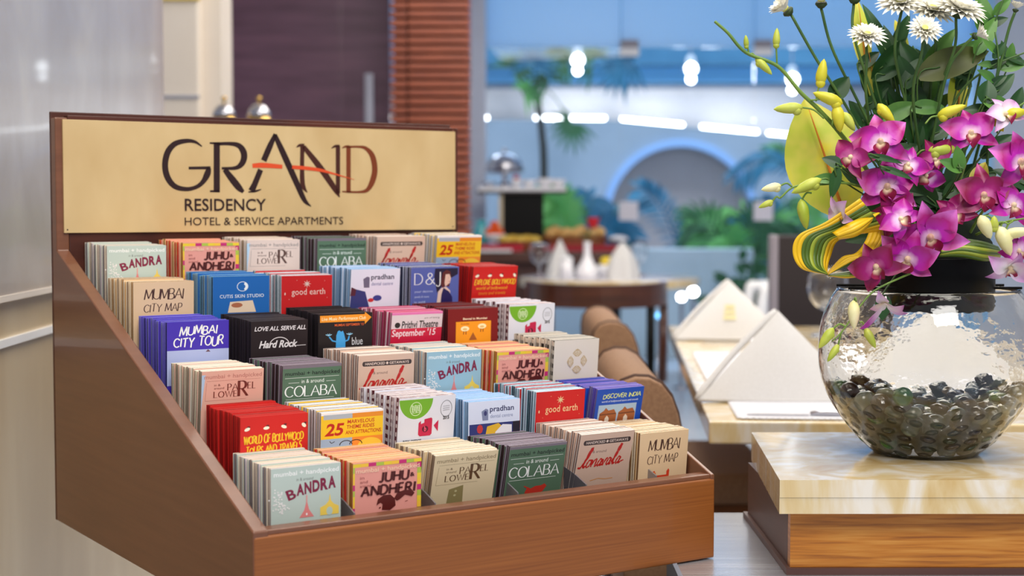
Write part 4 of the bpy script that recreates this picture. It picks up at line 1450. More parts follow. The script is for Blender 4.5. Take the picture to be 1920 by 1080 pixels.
def d_lonavala(p):
    pts = [(.10 + .03 * math.cos(a), .16 + .045 * math.sin(a)) for a in [R(90 + 18 * i) for i in range(11)]] + [(.92 + .03 * math.cos(a), .16 + .045 * math.sin(a)) for a in [R(-90 + 18 * i) for i in range(11)]]
    p.poly(pts, (62, 48, 46))
    p.text('HANDPICKED', .12, .47, .135, .185, (222, 200, 186), .02)
    p.ell(.51, .16, .022, .026, (222, 200, 186), n=8)
    p.text('GETAWAYS', .55, .90, .135, .185, (222, 200, 186), .02)
    p.text('in & around', .20, .52, .31, .36, (130, 104, 96))
    rd = (190, 34, 30)
    # script drawn as running strokes: l o n a v a l a
    x0, base, xh = .10, .62, .15

    def S_(pts, w=.026):
        q = spline([(x0 + a * .80, base - b_ + 0.0, 0) for a, b_ in pts], 5)
        n = len(q)
        p.stroke([(v.x + (base - v.y) * .28, v.y - .03 * (v.x - x0), w * (.55 + .55 * abs(math.sin(i * .9)))) for i, v in enumerate(q)], rd, False)
    S_([(-.09, .02), (-.04, .0), (.02, .10), (.085, .30), (.075, .36), (.045, .30), (.02, .10), (.035, .0), (.075, .03)], .034)
    S_([(.16, .12), (.12, .13), (.09, .06), (.11, .0), (.16, .02), (.18, .09), (.15, .13), (.20, .12)])
    S_([(.20, .13), (.21, .0)], .03)
    S_([(.21, .03), (.25, .12), (.29, .13), (.30, .0), (.34, .03)])
    S_([(.42, .11), (.38, .13), (.345, .06), (.365, .0), (.40, .03), (.425, .12), (.42, .0), (.45, .03)])
    S_([(.45, .12), (.475, .0), (.52, .13), (.545, .11)])
    S_([(.63, .11), (.59, .13), (.555, .06), (.575, .0), (.61, .03), (.635, .12), (.63, .0), (.66, .03)])
    S_([(.66, .04), (.72, .16), (.755, .32), (.74, .37), (.71, .28), (.70, .06), (.715, .0), (.75, .03)], .034)
    S_([(.85, .11), (.81, .13), (.775, .06), (.795, .0), (.83, .03), (.855, .12), (.85, .0), (.89, .03), (.95, .05)])
    p.layer += 1
    p.line([(.30, .88), (.45, .85), (.58, .875), (.72, .87)], .012, (214, 140, 60))


def d_25(p):
    p.rect(0, 0, 1, .05, (240, 238, 236))
    p.rect(.04, .04, .5, .13, (170, 182, 192))
    p.rect(.5, .04, 1, .13, (226, 142, 40))
    p.rect(0, .125, 1, .48, (238, 196, 34))
    rd = (186, 36, 26)
    p.text('25', .06, .37, .20, .43, rd, .03, .18)
    p.text('MARVELOUS', .42, .86, .155, .225, rd, .015, .1)
    p.text('THEME RIDES', .41, .86, .25, .32, rd, .015, .1)
    p.text('AND ATTRACTIONS.', .39, .98, .35, .42, rd, .015, .1)
    p.rect(0, .48, .5, 1.1, (150, 178, 206))
    p.rect(.5, .48, 1, 1.1, (232, 140, 48))
    p.ell(.79, .66, .20, .15, (236, 196, 60), 180, 360)
    for c in (.40, .56):
        p.line([(c + .10 * math.cos(R(a)), .61 - .08 * math.sin(R(a))) for a in range(0, 181, 20)], .014, BK_)
    p.line([(.14, .52), (.17, .56), (.22, .53)], .01, BK_)


def d_map(p):
    ink = (72, 42, 34)
    p.caps('MUMBAI', .18, .82, .15, .36, ink, .10, .065, .0, slant=.12, jit=.05, gap=.06, seed=3)
    p.caps('CITY MAP', .17, .79, .46, .62, ink, .10, .065, .0, slant=.14, jit=.05, gap=.12, seed=4)
    p.poly([(.28, .95), (.28, .79), (.33, .76), (.36, .82), (.36, .86), (.58, .86), (.58, .79), (.62, .74), (.64, .78), (.63, .95)], (206, 62, 34))
    p.rect(.28, .79, .35, .95, (232, 128, 60))


def d_cutis(p):
    p.ring(.52, .21, .095, .012, (226, 234, 244))
    for i in range(7):
        a = -60 + 20 * i
        p.ell(.545 + .045 * math.cos(R(a)), .21 + .06 * math.sin(R(a)), .022, .026, (236, 240, 246), n=7)
    p.text('CUTIS SKIN STUDIO', .12, .90, .37, .44, (226, 234, 246), .01, 0, 0, 1.1)
    p.poly([(.26, .74), (.30, .52), (.70, .50), (.76, .74)], (226, 202, 176))
    p.ell(.42, .59, .10, .05, (170, 100, 70))


def d_earth(p, gold=False):
    c = (238, 214, 160) if gold else (236, 206, 196)
    for i in range(8):
        a = 2 * PI * i / 8
        p.poly([(.5 + .022 * math.cos(a + .5), .18 + .022 * math.sin(a + .5)), (.5 + .085 * math.cos(a), .18 + .085 * math.sin(a)), (.5 + .022 * math.cos(a - .5), .18 + .022 * math.sin(a - .5))], c, False)
    p.ell(.5, .18, .035, .035, c)
    p.text('good earth', .20, .86, .28, .45, c, .0, 0, 0, 1.05)
    p.ell(.07, .38, .012, .03, c, n=8)
    for a, b_ in ((.15, .50), (.85, .12), (.90, .48), (.3, .1)):
        p.ell(a, b_, .006, .006, c, n=6)


def d_pradhan(p):
    p.poly([(.25, .20), (.33, .15), (.38, .17), (.38, .38), (.27, .38)], (128, 136, 168))
    p.ell(.325, .24, .03, .05, (60, 60, 110), n=12)
    p.text('pradhan', .41, .88, .11, .25, (48, 48, 92), .015)
    p.text('dental centre', .42, .86, .27, .34, (130, 140, 176))
    p.rect(.02, .44, 1.0, 1.1, (52, 58, 118))
    p.poly([(.25, 1.1), (.36, .50), (.58, .45), (.72, .58), (.70, 1.1)], (226, 178, 50))
    p.poly([(.44, 1.1), (.52, .62), (.66, .48), (.84, .50), (.84, 1.1)], (232, 228, 232))
    p.ell(.22, .54, .06, .09, (196, 60, 60), n=8)
    p.rect(.86, .44, 1.0, 1.1, (38, 34, 48))


def d_pradhan2(p):
    p.poly([(.25, .20), (.33, .15), (.38, .17), (.38, .38), (.27, .38)], (110, 106, 128))
    p.text('pradhan', .41, .88, .11, .25, (48, 48, 72), .02)
    p.text('dental centre', .42, .86, .27, .34, (90, 96, 150))
    p.poly([(.02, .38), (.30, .46), (.34, .60), (.40, .80), (.0, .80)], (50, 62, 120))
    p.poly([(.02, .36), (.12, .41), (.10, .54), (.0, .54)], (84, 40, 52))
    p.ell(.55, .60, .09, .06, (54, 66, 140))
    p.ell(.42, .64, .06, .04, (200, 50, 50))


def d_jewel(p):
    p.poly([(.5, .03), (.98, .03), (.98, .16), (.72, .30), (.55, .55), (.48, .2)], (32, 22, 52))
    p.caps('D', .08, .24, .13, .36, WH, .08, .04, .06)
    p.caps('&', .31, .50, .12, .36, WH, .08, .05)
    p.caps('J', .53, .62, .11, .40, WH, .08, .04, .06)
    for i in range(3):
        p.text(('your desires', 'jewels & more', 'in gold')[i], .08, .46 - .08 * i, .48 + .11 * i, .54 + .11 * i, (196, 204, 236))
    p.poly([(.66, .12), (.74, .06), (.82, .10), (.84, .22), (.80, .42), (.72, .40), (.66, .46), (.62, .34)], (92, 34, 32))
    p.poly([(.72, .16), (.80, .15), (.835, .24), (.815, .34), (.77, .37), (.72, .42), (.70, .34)], (226, 188, 170))
    p.poly([(.54, .82), (.57, .52), (.64, .44), (.74, .42), (.82, .50), (.86, .82)], (226, 196, 182))
    p.poly([(.62, .82), (.64, .58), (.68, .44), (.80, .52), (.87, .64), (.88, .82)], (34, 26, 84))
    p.ell(.785, .23, .008, .006, BK_, n=6)
    p.line([(.79, .31), (.81, .31)], .012, (190, 60, 60))


def lamps(p, y):
    for i, (u, a) in enumerate(((.10, .5), (.38, .1), (.64, -.5), (.94, -1.0))):
        p.poly([(u - .035, y + .02), (u + .01, y - .035), (u + .045, y - .03), (u + .02, y + .03)], (96, 30, 34))
        ca, sa = math.cos(a), math.sin(a)
        p.poly([(u + .045 * math.cos(t) * ca - .028 * math.sin(t) * sa, y + .02 - .045 * math.cos(t) * sa - .028 * math.sin(t) * ca) for t in [2 * PI * i / 12 for i in range(12)]], (252, 240, 214))


def d_explore(p):
    lamps(p, .18)
    y_ = (244, 188, 40)
    p.caps('EXPLORE BOLLYWOOD', .05, .96, .28, .39, y_, .16, None, 0, .25, .06, .16, seed=8)
    p.text('world of bollywood', .10, .80, .43, .52, y_, .0, .25)
    p.text('tours and travels', .16, .76, .54, .61, (232, 150, 40), .0, .2)


def d_world(p):
    lamps(p, .19)
    y_ = (248, 196, 40)
    p.caps('WORLD OF BOLLYWOOD', .05, .93, .33, .47, y_, .13, None, 0, .12, .10, .14, rise=.02, seed=9)
    p.caps('TOURS AND TRAVELS', .08, .90, .515, .65, y_, .13, None, 0, .12, .10, .14, rise=.02, seed=12)


def d_tour(p):
    p.caps('MUMBAI', .20, .80, .09, .26, WH, .13, None, 0, .16, .10, .16, rise=.02, seed=21)
    p.caps('CITY TOUR', .10, .90, .32, .49, WH, .13, None, 0, .16, .10, .16, rise=.02, seed=22)
    p.rect(0, .54, 1, 1.2, (176, 186, 226))
    p.poly([(.62, .59), (.66, .54), (.70, .59)], (110, 76, 90))


def d_rock(p):
    p.text('LOVE ALL SERVE ALL', .06, .97, .11, .20, (232, 224, 226), .02, .22)
    p.line([(.50 + .17 * math.cos(R(a)), .49 - .15 * math.sin(R(a))) for a in range(0, 181, 12)], .016, (222, 214, 214))
    p.text('Hard Rock', .14, .82, .40, .55, (232, 226, 226), .03, .3)
    p.line([(.76, .525), (.97, .52)], .012, (222, 214, 214))


def d_frog(p):
    p.poly([(.03, 0.030), (.86, 0.030), (.86, -0.015), (.985, 0.095), (.86, 0.230), (.86, 0.165), (.03, 0.165)], (238, 148, 34))
    p.text('Live Music Performance Club', .06, .88, .065, .13, (255, 236, 190), .01, .15)
    p.text("MUMBAI SEPTEMBER '15", .30, .84, .20, .25, (226, 100, 44), .01)
    b_ = (66, 160, 222)
    p.poly([(.32, 0.730), (.33, 0.430), (.355, 0.350), (.385, 0.330), (.42, 0.360), (.45, 0.340), (.47, 0.390), (.50, 0.510), (.50, 0.730)], b_)
    p.line([(.33, 0.550), (.26, 0.530), (.20, 0.450)], .026, b_)
    p.line([(.49, 0.550), (.55, 0.530), (.57, 0.450)], .026, b_)
    for cx_, cy_ in ((.19, 0.430), (.575, 0.430)):
        for dx in (-.055, -.02, .02, .055):
            p.line([(cx_, cy_), (cx_ + dx, cy_ - .05 + abs(dx) * .4)], .013, (150, 208, 240))
    p.text('blue', .62, .82, .48, .63, (226, 226, 230), -.004)


def d_prithvi(p):
    p.rect(0, 0, 1, .05, (226, 120, 180))
    p.text('art of living', .64, .94, .11, .155, (70, 60, 66))
    p.ell(.12, .26, .055, .06, BK_, n=10)
    p.text('Prithvi Theatre', .20, .92, .18, .33, BK_, .02, .12)
    p.rect(0, .335, 1, 1.0, (206, 26, 66))
    p.text("September '15", .02, .88, .35, .54, (250, 226, 234), .015, .12)


def d_maroon(p):
    p.text('Bengal in Mumbai', .30, .78, .19, .25, (244, 220, 190), .02)
    p.rect(.16, .27, .86, 1.0, (240, 156, 30))
    for u, v in ((.34, .42), (.68, .38)):
        p.ell(u, v, .085, .055, (252, 238, 190), n=14)
        p.ell(u, v + .01, .045, .025, (226, 190, 120), n=10)
        p.line([(u - .02, v + .05), (u - .03, v + .12)], .014, (120, 40, 30))
        p.line([(u + .02, v + .05), (u + .02, v + .12)], .014, (120, 40, 30))
    p.poly([(.42, .66), (.50, .50), (.58, .66)], (160, 90, 40))
    p.text('fish & sweets', .26, .42, .30, .33, (150, 70, 30))


def d_green(p):
    p.ell(.30, .035, .295, .34, (116, 176, 40), 0, 180, 24)
    p.ring(.30, .20, .10, .012, (214, 236, 180), .115)
    for i in range(5):
        p.line([(.23 + .03 * i, .13 + .02 * (i % 2)), (.25 + .03 * i, .26 - .02 * (i % 2))], .012, (224, 240, 196))
        p.line([(.22, .15 + .03 * i), (.38, .14 + .03 * i)], .008, (224, 240, 196))
    p.ring(.84, .23, .10, .008, (120, 120, 124), .14)
    for i in range(3):
        p.line([(.78, .19 + .035 * i), (.90, .185 + .035 * i)], .006, (130, 130, 134))
    p.text('2015', .79, .90, .36, .42, (70, 64, 60), .03)
    mg = (200, 30, 74)
    p.poly([(.36, 0.65), (.36, 0.45), (.40, 0.41), (.40, 0.47), (.46, 0.45), (.46, 0.39), (.58, 0.37), (.60, 0.39), (.60, 0.65), (.57, 0.68), (.39, 0.68)], mg)
    p.ell(.48, .56, .055, .055, (90, 10, 40), n=14)
    p.text('b', .462, .50, .51, .60, (240, 90, 120), .03)
    p.poly([(.63, 0.51), (.71, 0.42), (.71, 0.62)], mg)
    p.text('BOX OFFICE', .10, .42, .73, .78, BK_, .03)


def d_emblem(p):
    g = (196, 170, 128)
    for a in (0, 90, 180, 270):
        ca, sa = math.cos(R(a)), math.sin(R(a))

        def T(x, y):
            return (.52 + (x * ca - y * sa), .42 + (x * sa + y * ca) * 1.08)
        p.poly([T(-.035, -.085), T(-.105, -.145), T(-.055, -.20), T(0, -.225), T(.055, -.20), T(.105, -.145), T(.035, -.085)], g)
        for i in range(4):
            p.line([T(-.09 + .02 * i, -.15 - .012 * i), T(.01 + .02 * i, -.10 - .03 * i)], .007, (236, 226, 206))
            p.line([T(.09 - .02 * i, -.15 - .012 * i), T(-.01 - .02 * i, -.10 - .03 * i)], .007, (236, 226, 206))


def d_india(p):
    p.caps('DISCOVER INDIA', .14, .94, .11, .195, (226, 236, 130), .16, None, 0, .12, .10, .15, seed=31)
    p.text('world of bollywood tours and travels', .12, .90, .24, .29, (214, 226, 250), .01, .1)
    for u0 in (.07, 0.47):
        p.rect(u0, .33, u0 + .41, .80, (170, 196, 220))
        p.poly([(u0 + .02, 0.75), (u0 + .04, 0.50), (u0 + .12, 0.45), (u0 + .16, 0.39), (u0 + .22, 0.45), (u0 + .34, 0.43), (u0 + .40, 0.53), (u0 + .40, 0.75)], (164, 92, 48))
        p.poly([(u0 + .16, 0.75), (u0 + .16, 0.61), (u0 + .20, 0.55), (u0 + .25, 0.61), (u0 + .25, 0.75)], (232, 214, 196))
        p.line([(u0 + .04, 0.53), (u0 + .39, 0.52)], .02, (98, 48, 30))


CHK = ramp_mat('checked_edge', [(0.44, (96, 16, 36)), (0.56, (232, 216, 214))], 0.5, (1, 1, 1), tex='wave', nscale=32, bands='Z', distort=3.0, detail=1)
DSH = ramp_mat('dashed_edge', [(0.46, (40, 34, 30)), (0.56, (232, 224, 210))], 0.5, (1, 1, 1), tex='wave', nscale=26, bands='Z', distort=2.0, detail=1)
JUE = ramp_mat('patchwork_edge', [(0.3, (206, 60, 44)), (0.45, (236, 170, 60)), (0.55, (222, 108, 100)), (0.7, (120, 60, 40))], 0.5, (1, 1, 1), nscale=40, detail=1)
# kind: cover, leaves (left and top edges), print, words
KINDS = {
    'bandra': ((186, 200, 192), [(224, 210, 214), (198, 172, 150), (176, 186, 206), (236, 222, 200)], d_bandra, 'pale green Bandra'),
    'bandra_blue': ((152, 186, 200), [(216, 206, 200), (150, 130, 120), (176, 176, 186), (240, 222, 204)], d_bandra, 'pale blue Bandra'),
    'juhu': ((226, 152, 140), [(206, 52, 40), (236, 178, 72), JUE, (240, 200, 150)], d_juhu, 'salmon Juhu and Andheri'),
    'parel': ((216, 196, 188), [(226, 204, 176), (208, 182, 152), (206, 190, 176), (242, 234, 226)], lambda p: d_parel(p), 'pinkish Lower Parel'),
    'parel_front': ((222, 202, 164), [(222, 194, 158), (196, 166, 130), (206, 180, 156), (242, 230, 208)], lambda p: d_parel(p, (96, 66, 40), (150, 130, 96), False, True), 'cream Lower Parel'),
    'parel_rose': ((226, 178, 158), [(232, 220, 196), (212, 190, 164), (206, 186, 164), (244, 236, 220)], lambda p: d_parel(p, (110, 50, 40), (190, 130, 116)), 'rose Lower Parel'),
    'colaba': ((84, 112, 88), [(64, 38, 44), (90, 62, 66), (46, 28, 34), (150, 136, 152)], d_colaba, 'dark green Colaba'),
    'lonavala': ((212, 180, 160), [(206, 168, 148), (176, 136, 118), (160, 120, 106), (242, 228, 218)], d_lonavala, 'beige Lonavala'),
    'rides': ((238, 196, 34), [(240, 238, 238), (206, 196, 190), (150, 126, 116), (232, 230, 234)], d_25, 'yellow theme rides'),
    'map': ((222, 190, 150), [(226, 184, 128), (196, 142, 86), (180, 126, 84), (244, 226, 196)], d_map, 'tan city map'),
    'skin': ((20, 98, 176), [(60, 140, 178), (196, 206, 216), (40, 82, 120), (120, 170, 206)], d_cutis, 'blue skin studio'),
    'earth': ((196, 20, 24), [(206, 222, 232), (56, 96, 112), (32, 56, 70), (222, 232, 240)], d_earth, 'plain red sun emblem'),
    'earth_gold': ((200, 26, 26), [(206, 222, 232), (40, 92, 112), (26, 58, 76), (196, 220, 236)], lambda p: d_earth(p, True), 'red gold sun emblem'),
    'dental': ((214, 220, 240), [(150, 192, 236), (176, 210, 244), (92, 136, 190), (160, 200, 240)], d_pradhan, 'light blue dental'),
    'dental_white': ((226, 228, 242), [(150, 188, 228), (176, 206, 238), (96, 140, 190), (160, 196, 236)], d_pradhan2, 'white dental'),
    'jewel': ((84, 96, 168), [(52, 50, 84), (34, 32, 52), (60, 66, 110), (196, 200, 220)], d_jewel, 'navy jeweller'),
    'explore': ((206, 24, 20), [(196, 24, 22), (150, 18, 22), (216, 60, 50), (176, 20, 20)], d_explore, 'red film tour'),
    'world': ((206, 30, 24), [(206, 34, 26), (176, 22, 20), (222, 58, 42), (190, 26, 22)], d_world, 'bright red Bollywood'),
    'tour': ((66, 44, 172), [(60, 60, 176), (150, 160, 216), (44, 44, 140), (120, 112, 220)], d_tour, 'violet city tour'),
    'rock': ((34, 20, 22), [(30, 22, 26), (70, 62, 76), (20, 14, 16), (46, 38, 48)], d_rock, 'black cafe'),
    'frog': ((26, 14, 14), [(24, 16, 18), (60, 54, 66), (16, 10, 12), (40, 30, 36)], d_frog, 'black blue frog'),
    'theatre': ((222, 206, 212), [(226, 130, 180), (190, 30, 60), (236, 206, 216), (206, 60, 110)], d_prithvi, 'pink theatre'),
    'maroon': ((120, 14, 16), [(92, 18, 24), (60, 14, 20), (206, 160, 176), (110, 30, 36)], d_maroon, 'maroon food'),
    'camera': ((226, 226, 236), [CHK, (232, 196, 206), CHK, (226, 214, 216)], d_green, 'white and green camera'),
    'emblem': ((228, 218, 204), [DSH, (226, 218, 206), DSH, (206, 198, 186)], d_emblem, 'cream gold emblem'),
    'india': ((22, 78, 186), [(60, 50, 160), (186, 176, 226), (44, 38, 130), (110, 90, 190)], d_india, 'blue Discover India'),
}
LAY = {
    1: ['bandra', 'juhu', 'parel', 'colaba', 'lonavala', 'rides'],
    2: ['map', 'skin', 'earth', 'dental_white', 'jewel', 'explore'],
    3: ['tour', 'rock', 'frog', 'theatre', 'maroon', 'camera'],
    4: ['parel_rose', 'colaba', 'lonavala', 'bandra_blue', 'juhu', 'emblem'],
    5: ['world', 'rides', 'camera', 'dental', 'earth_gold', 'india'],
    6: ['bandra', 'juhu', 'parel_front', 'colaba', 'lonavala', 'map'],
}
XS = {
    1: [(.044, .137), (.164, .257), (.271, .363), (.395, .485), (.505, .598), (.622, .712)],
    2: [(.042, .134), (.164, .255), (.275, .361), (.394, .482), (.502, .592), (.620, .708)],
    3: [(.047, .138), (.172, .261), (.278, .367), (.401, .490), (.499, .591), (.612, .700)],
    4: [(.048, .136), (.164, .253), (.279, .369), (.389, .482), (.510, .603), (.613, .697)],
    5: [(.051, .144), (.163, .254), (.278, .366), (.387, .472), (.500, .585), (.608, .694)],
    6: [(.044, .137), (.154, .251), (.272, .368), (.386, .478), (.500, .592), (.604, .691)],
}
DZ_ = {1: (-8, -3, 1, 2, 5, 5), 2: (-10, -3, -5, 5, 6, 4), 3: (-2, -8, 1, -3, 0, 4), 4: (-9, -9, 3, 2, -6, 10), 5: (-2, -6, 10, -8, 1, -4), 6: (0, -5, -7, -5, 5, -5)}
TILT = {1: (1, 1, 2, 3, 5, 8), 2: (2, 2, 2, 6, 3, 9), 3: (2, 3, 2, 9, 2, 4), 4: (6, 5, 5, 3, 5, 5), 5: (2, 3, 7, 1, 5, 13), 6: (1, 2, 14, 14, 15, 5)}
ROWN = {1: 'back row', 2: 'second row', 3: 'third row', 4: 'fourth row', 5: 'fifth row', 6: 'front row'}
COLN = ['far left', 'second from left', 'third from left', 'third from right', 'second from right', 'far right']
ORD = ['front', 'second', 'third', 'fourth', 'fifth', 'sixth', 'seventh', 'last']
NC, TC = 8, 0.0144


def asmat(c):
    return c if hasattr(c, 'node_tree') else plain(c, 0.55)


_card = {}


def card_meshes(kind):
    if kind in _card:
        return _card[kind]
    cov, leaves, draw, words = KINDS[kind]
    cm = asmat(cov)
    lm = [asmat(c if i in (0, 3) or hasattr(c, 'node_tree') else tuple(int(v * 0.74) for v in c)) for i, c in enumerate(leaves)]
    pr = Print(CW, CH, vs=0.82)
    draw(pr)
    front = MB().box((0, 0, 0), (CW, 0.0009, CH))
    front.add(pr.mb.v, pr.mb.f)
    front.mi[6:] = [i + 2 for i in pr.mb.mi]
    for i in (1, 3, 5):
        front.mi[i] = 1
    fm = front.mesh('printed_cover', [cm, lm[3]] + pr.mats)
    blank = MB().box((0, 0, 0), (CW, 0.0012, CH))
    for i in (1, 3, 5):
        blank.mi[i] = 1
    bm_ = blank.mesh('cover', [cm, lm[3]])
    alt = []
    rnd = random.Random(len(kind) * 7 + len(words))
    for var in range(3):
        sh = MB()
        n = 6
        for i in range(n):
            y0 = 0.0014 + i * (TC - 0.0030) / n
            dx, dz = rnd.uniform(-.0008, .0012), rnd.uniform(0.0, .0009)
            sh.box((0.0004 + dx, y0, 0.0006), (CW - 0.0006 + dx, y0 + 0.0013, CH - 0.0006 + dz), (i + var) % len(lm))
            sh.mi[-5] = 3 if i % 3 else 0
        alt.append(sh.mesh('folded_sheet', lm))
    bk = MB().box((0, 0, 0), (CW, 0.0012, CH)).mesh('back_cover', [lm[3]])
    _card[kind] = (fm, bm_, alt, words, bk)
    return _card[kind]


rnd = random.Random(11)
for k in range(1, 7):
    yk, zk = ROWS[k]
    for i, kind in enumerate(LAY[k]):
        fm, cm_, sheets, words, bkm = card_meshes(kind)
        x0, x1 = XS[k][i]
        sx = (x1 - x0) / CW
        zt = zk + DZ_[k][i] / 1400.0
        zb = zk - CH
        th0 = R(TILT[k][i])
        y_last = min(yk + 0.1140, 0.741) - TC
        for j in range(NC):
            f = j / (NC - 1)
            th = th0 * (1 - f) ** 0.8 + (R(rnd.uniform(-.5, .5)) if j else 0)
            th = max(th, R(0.2))
            ztj = zt + (rnd.uniform(-.0015, .0015) if j else 0) + 0.0032 * f
            hh = (ztj - zb) / math.cos(th)
            ybase0 = yk + CH * math.sin(th0)
            yb = ybase0 + (y_last - ybase0) * f
            sp = (y_last - ybase0) / (NC - 1)
            dx = rnd.uniform(-.0012, .0012) if j else 0
            rn, cn = ROWN[k], COLN[i]
            lab = '%s card%s %s %s stack, %s, %s' % (ORD[j], ' in the' if 0 < j < NC - 1 else (' of the' if j == 0 else ' in the'), '', words, ROWN[k], COLN[i])
            lab = ' '.join(lab.split())
            t = bpy.data.objects.new('guide_card', None)
            COL.objects.link(t)
            t.empty_display_size = 0.01
            loc = Vector((x0 + dx, yb, zb))
            t.location = Matrix.Translation(RO) @ Matrix.Rotation(YAW, 4, 'Z') @ loc
            t.rotation_euler = (th, 0, YAW)
            t.scale = (sx, min(1.0, sp * 0.96 / TC), hh / CH)
            tag(t, lab, 'card', 'cards of the %s stack in the %s' % (words, ROWN[k]))
            for nm, me, yy in (('printed_cover' if j == 0 else 'front_cover', fm if j == 0 else cm_, 0.0), ('back_cover', bkm, TC - 0.0012), ('folded_sheet', sheets[j % 3], 0.0)):
                c = bpy.data.objects.new(nm, me)
                COL.objects.link(c)
                c.parent = t
                c.location = (0, yy, 0)

# pedestal the rack stands on
t = thing('pedestal', Matrix.Translation(RO) @ Matrix.Rotation(YAW, 4, 'Z') @ Vector((0.35, 0.42, -0.6562)), 'dark pedestal under the card rack', 'pedestal', None, YAW)
MB().box((-0.17, -0.27, 0.02), (0.22, 0.27, 0.620), bev=0.004).build('body', M['black'], t)
MB().box((-0.20, -0.30, 0.6205), (0.25, 0.30, 0.6550), bev=0.003).build('top', M['dark'], t)
MB().box((-0.15, -0.25, 0), (0.20, 0.25, 0.02)).build('plinth', M['black'], t)


# ---------------------------------------------------------------- counter with the fishbowl
t = thing('stone_counter', (0.36, 2.0, 0), 'counter with a thick honey onyx top and golden oak front', 'counter')
ct = t
top_o = MB().prism([(-0.006, -0.008), (1.25, -0.008), (1.25, 0.42), (0.024, 0.42)], 'z', 0.7665, 0.7898).build('stone_top', [M['onyx'], M['onyx_top']], t)
for pl in top_o.data.polygons:
    pl.material_index = 1 if pl.normal.z > 0.5 else 0
MB().prism([(-0.006, -0.007), (1.25, -0.007), (1.25, 0.42), (0.024, 0.42)], 'z', 0.7445, 0.7662).build('stone_under_slab', [M['onyx']], t)
MB().box((0.016, 0.032, 0.664), (1.24, 0.05, 0.7443)).build('oak_front', M['oak'], t)
MB().box((0.016, 0.0505, 0.664), (1.24, 0.40, 0.7443)).build('body', M['dark_oak'], t)
lo = MB().prism([(-0.13, 0.02), (1.25, 0.02), (1.25, 0.445), (-0.13, 0.445)], 'z', 0.640, 0.6545)
lo.build('lower_top', ramp_mat('brushed_pale_metal', [(0.3, (176, 180, 190)), (0.7, (206, 208, 214))], 0.22, (1, 22, 1), nscale=4, metal=0.6), t)
MB().box((-0.11, 0.035, 0.0), (1.24, 0.43, 0.6398)).build('base_cabinet', M['dark'], t)
MB().box((0.010, 0.026, 0.6546), (1.245, 0.41, 0.6638)).build('plinth_strip', M['dark_oak'], t)
MB().box((0.70, 0.44, 0.0), (1.2, 0.445, 0.62)).build('back_panel', M['dark_oak'], t)

BX, BY_, BZ = 0.608, 2.22, 0.7902
OUT = [(0.074, 0.0), (0.078, 0.003), (0.100, 0.023), (0.125, 0.0545), (0.144, 0.0857), (0.1535, 0.117), (0.156, 0.148), (0.1525, 0.190), (0.140, 0.224), (0.130, 0.2405)]
o2 = [(p.x, p.z) for p in spline([(r, 0, z) for r, z in OUT], 4)]
inn = []
for i, (r, z) in enumerate(o2):
    a = o2[max(i - 1, 0)]
    b_ = o2[min(i + 1, len(o2) - 1)]
    d = Vector((b_[0] - a[0], b_[1] - a[1])).normalized()
    inn.append((r - d.y * 0.0035, z + d.x * 0.0035))
bowl = thing('glass_fishbowl', (BX, BY_, BZ), 'round clear glass fishbowl of glass pebbles carrying the flower arrangement', 'bowl')
prof = o2 + [(o2[-1][0] - 0.0017, o2[-1][1] + 0.0012)] + [(r, z) for r, z in reversed(inn) if z > 0.006] + [(0.075, 0.0055), (0.0, 0.0055)]
MB().lathe(prof, 96).build('glass_body', M['bowl_glass'], bowl)


def r_in(z):
    for (r0, z0), (r1, z1) in zip(o2, o2[1:]):
        if z0 <= z <= z1:
            return r0 + (r1 - r0) * (z - z0) / max(1e-9, z1 - z0) - 0.0035
    return 0.07


def peb_mat(name, rgb, tr=0.3):
    m, nt, b = new_mat(name)
    b.inputs['Base Color'].default_value = C(*[v * 0.66 for v in rgb])
    b.inputs['Roughness'].default_value = 0.06
    b.inputs['Transmission Weight'].default_value = tr
    b.inputs['IOR'].default_value = 1.5
    b.inputs['Coat Weight'].default_value = 0.3
    b.inputs['Coat Roughness'].default_value = 0.03
    return m


PK = [('dark green', (12, 60, 28), 15), ('clear', (150, 166, 140), 4), ('smoky brown', (84, 62, 44), 5), ('bluish', (44, 100, 136), 2), ('bright green', (60, 160, 44), 3), ('purple black', (28, 22, 46), 4), ('amber', (150, 122, 64), 2)]
pm = []
for nm, rgb, wt in PK:
    me = MB().ball((0, 0, 0), 0.0142, seg=18, rings=10, sc=(1, 1, 0.56)).mesh('glass_pebble', peb_mat('pebble_' + nm.replace(' ', '_'), rgb))
    pm += [(nm, me)] * wt
rnd = random.Random(3)
inner = MB()
npeb = 0
placed = []
for l in range(8):
    z = 0.0150 + l * 0.0115
    rmax = r_in(z + 0.002) - 0.0132 - max(0.0, (0.024 - z)) * 0.6
    ringr = rmax
    while ringr > 0.01:
        n = max(1, int(2 * PI * ringr / 0.0288))
        off = rnd.uniform(0, 6.28)
        for k in range(n):
            a = off + 2 * PI * k / n
            x, y = ringr * math.cos(a), ringr * math.sin(a)
            top = 0.082 + 0.030 * max(0, -x / 0.14) ** 2 + 0.012 * max(0, x / 0.14) ** 2 + 0.008 * math.sin(70 * x) - (0.008 if abs(x) < .03 else 0)
            if z > top:
                continue
            jit = Vector((rnd.uniform(-.001, .001), rnd.uniform(-.001, .001), rnd.uniform(-.001, .001)))
            rot = (rnd.uniform(-.45, .45) + 1.1 * (1 if ringr == rmax and y < 0 else 0) * rnd.random(), rnd.uniform(-.45, .45), 0)
            front = (ringr == rmax and y < 0.06) or (z > top - 0.0125 and y < 0.10)
            placed.append((front, Vector((x, y, z)) + jit, rot))
        ringr -= 0.028
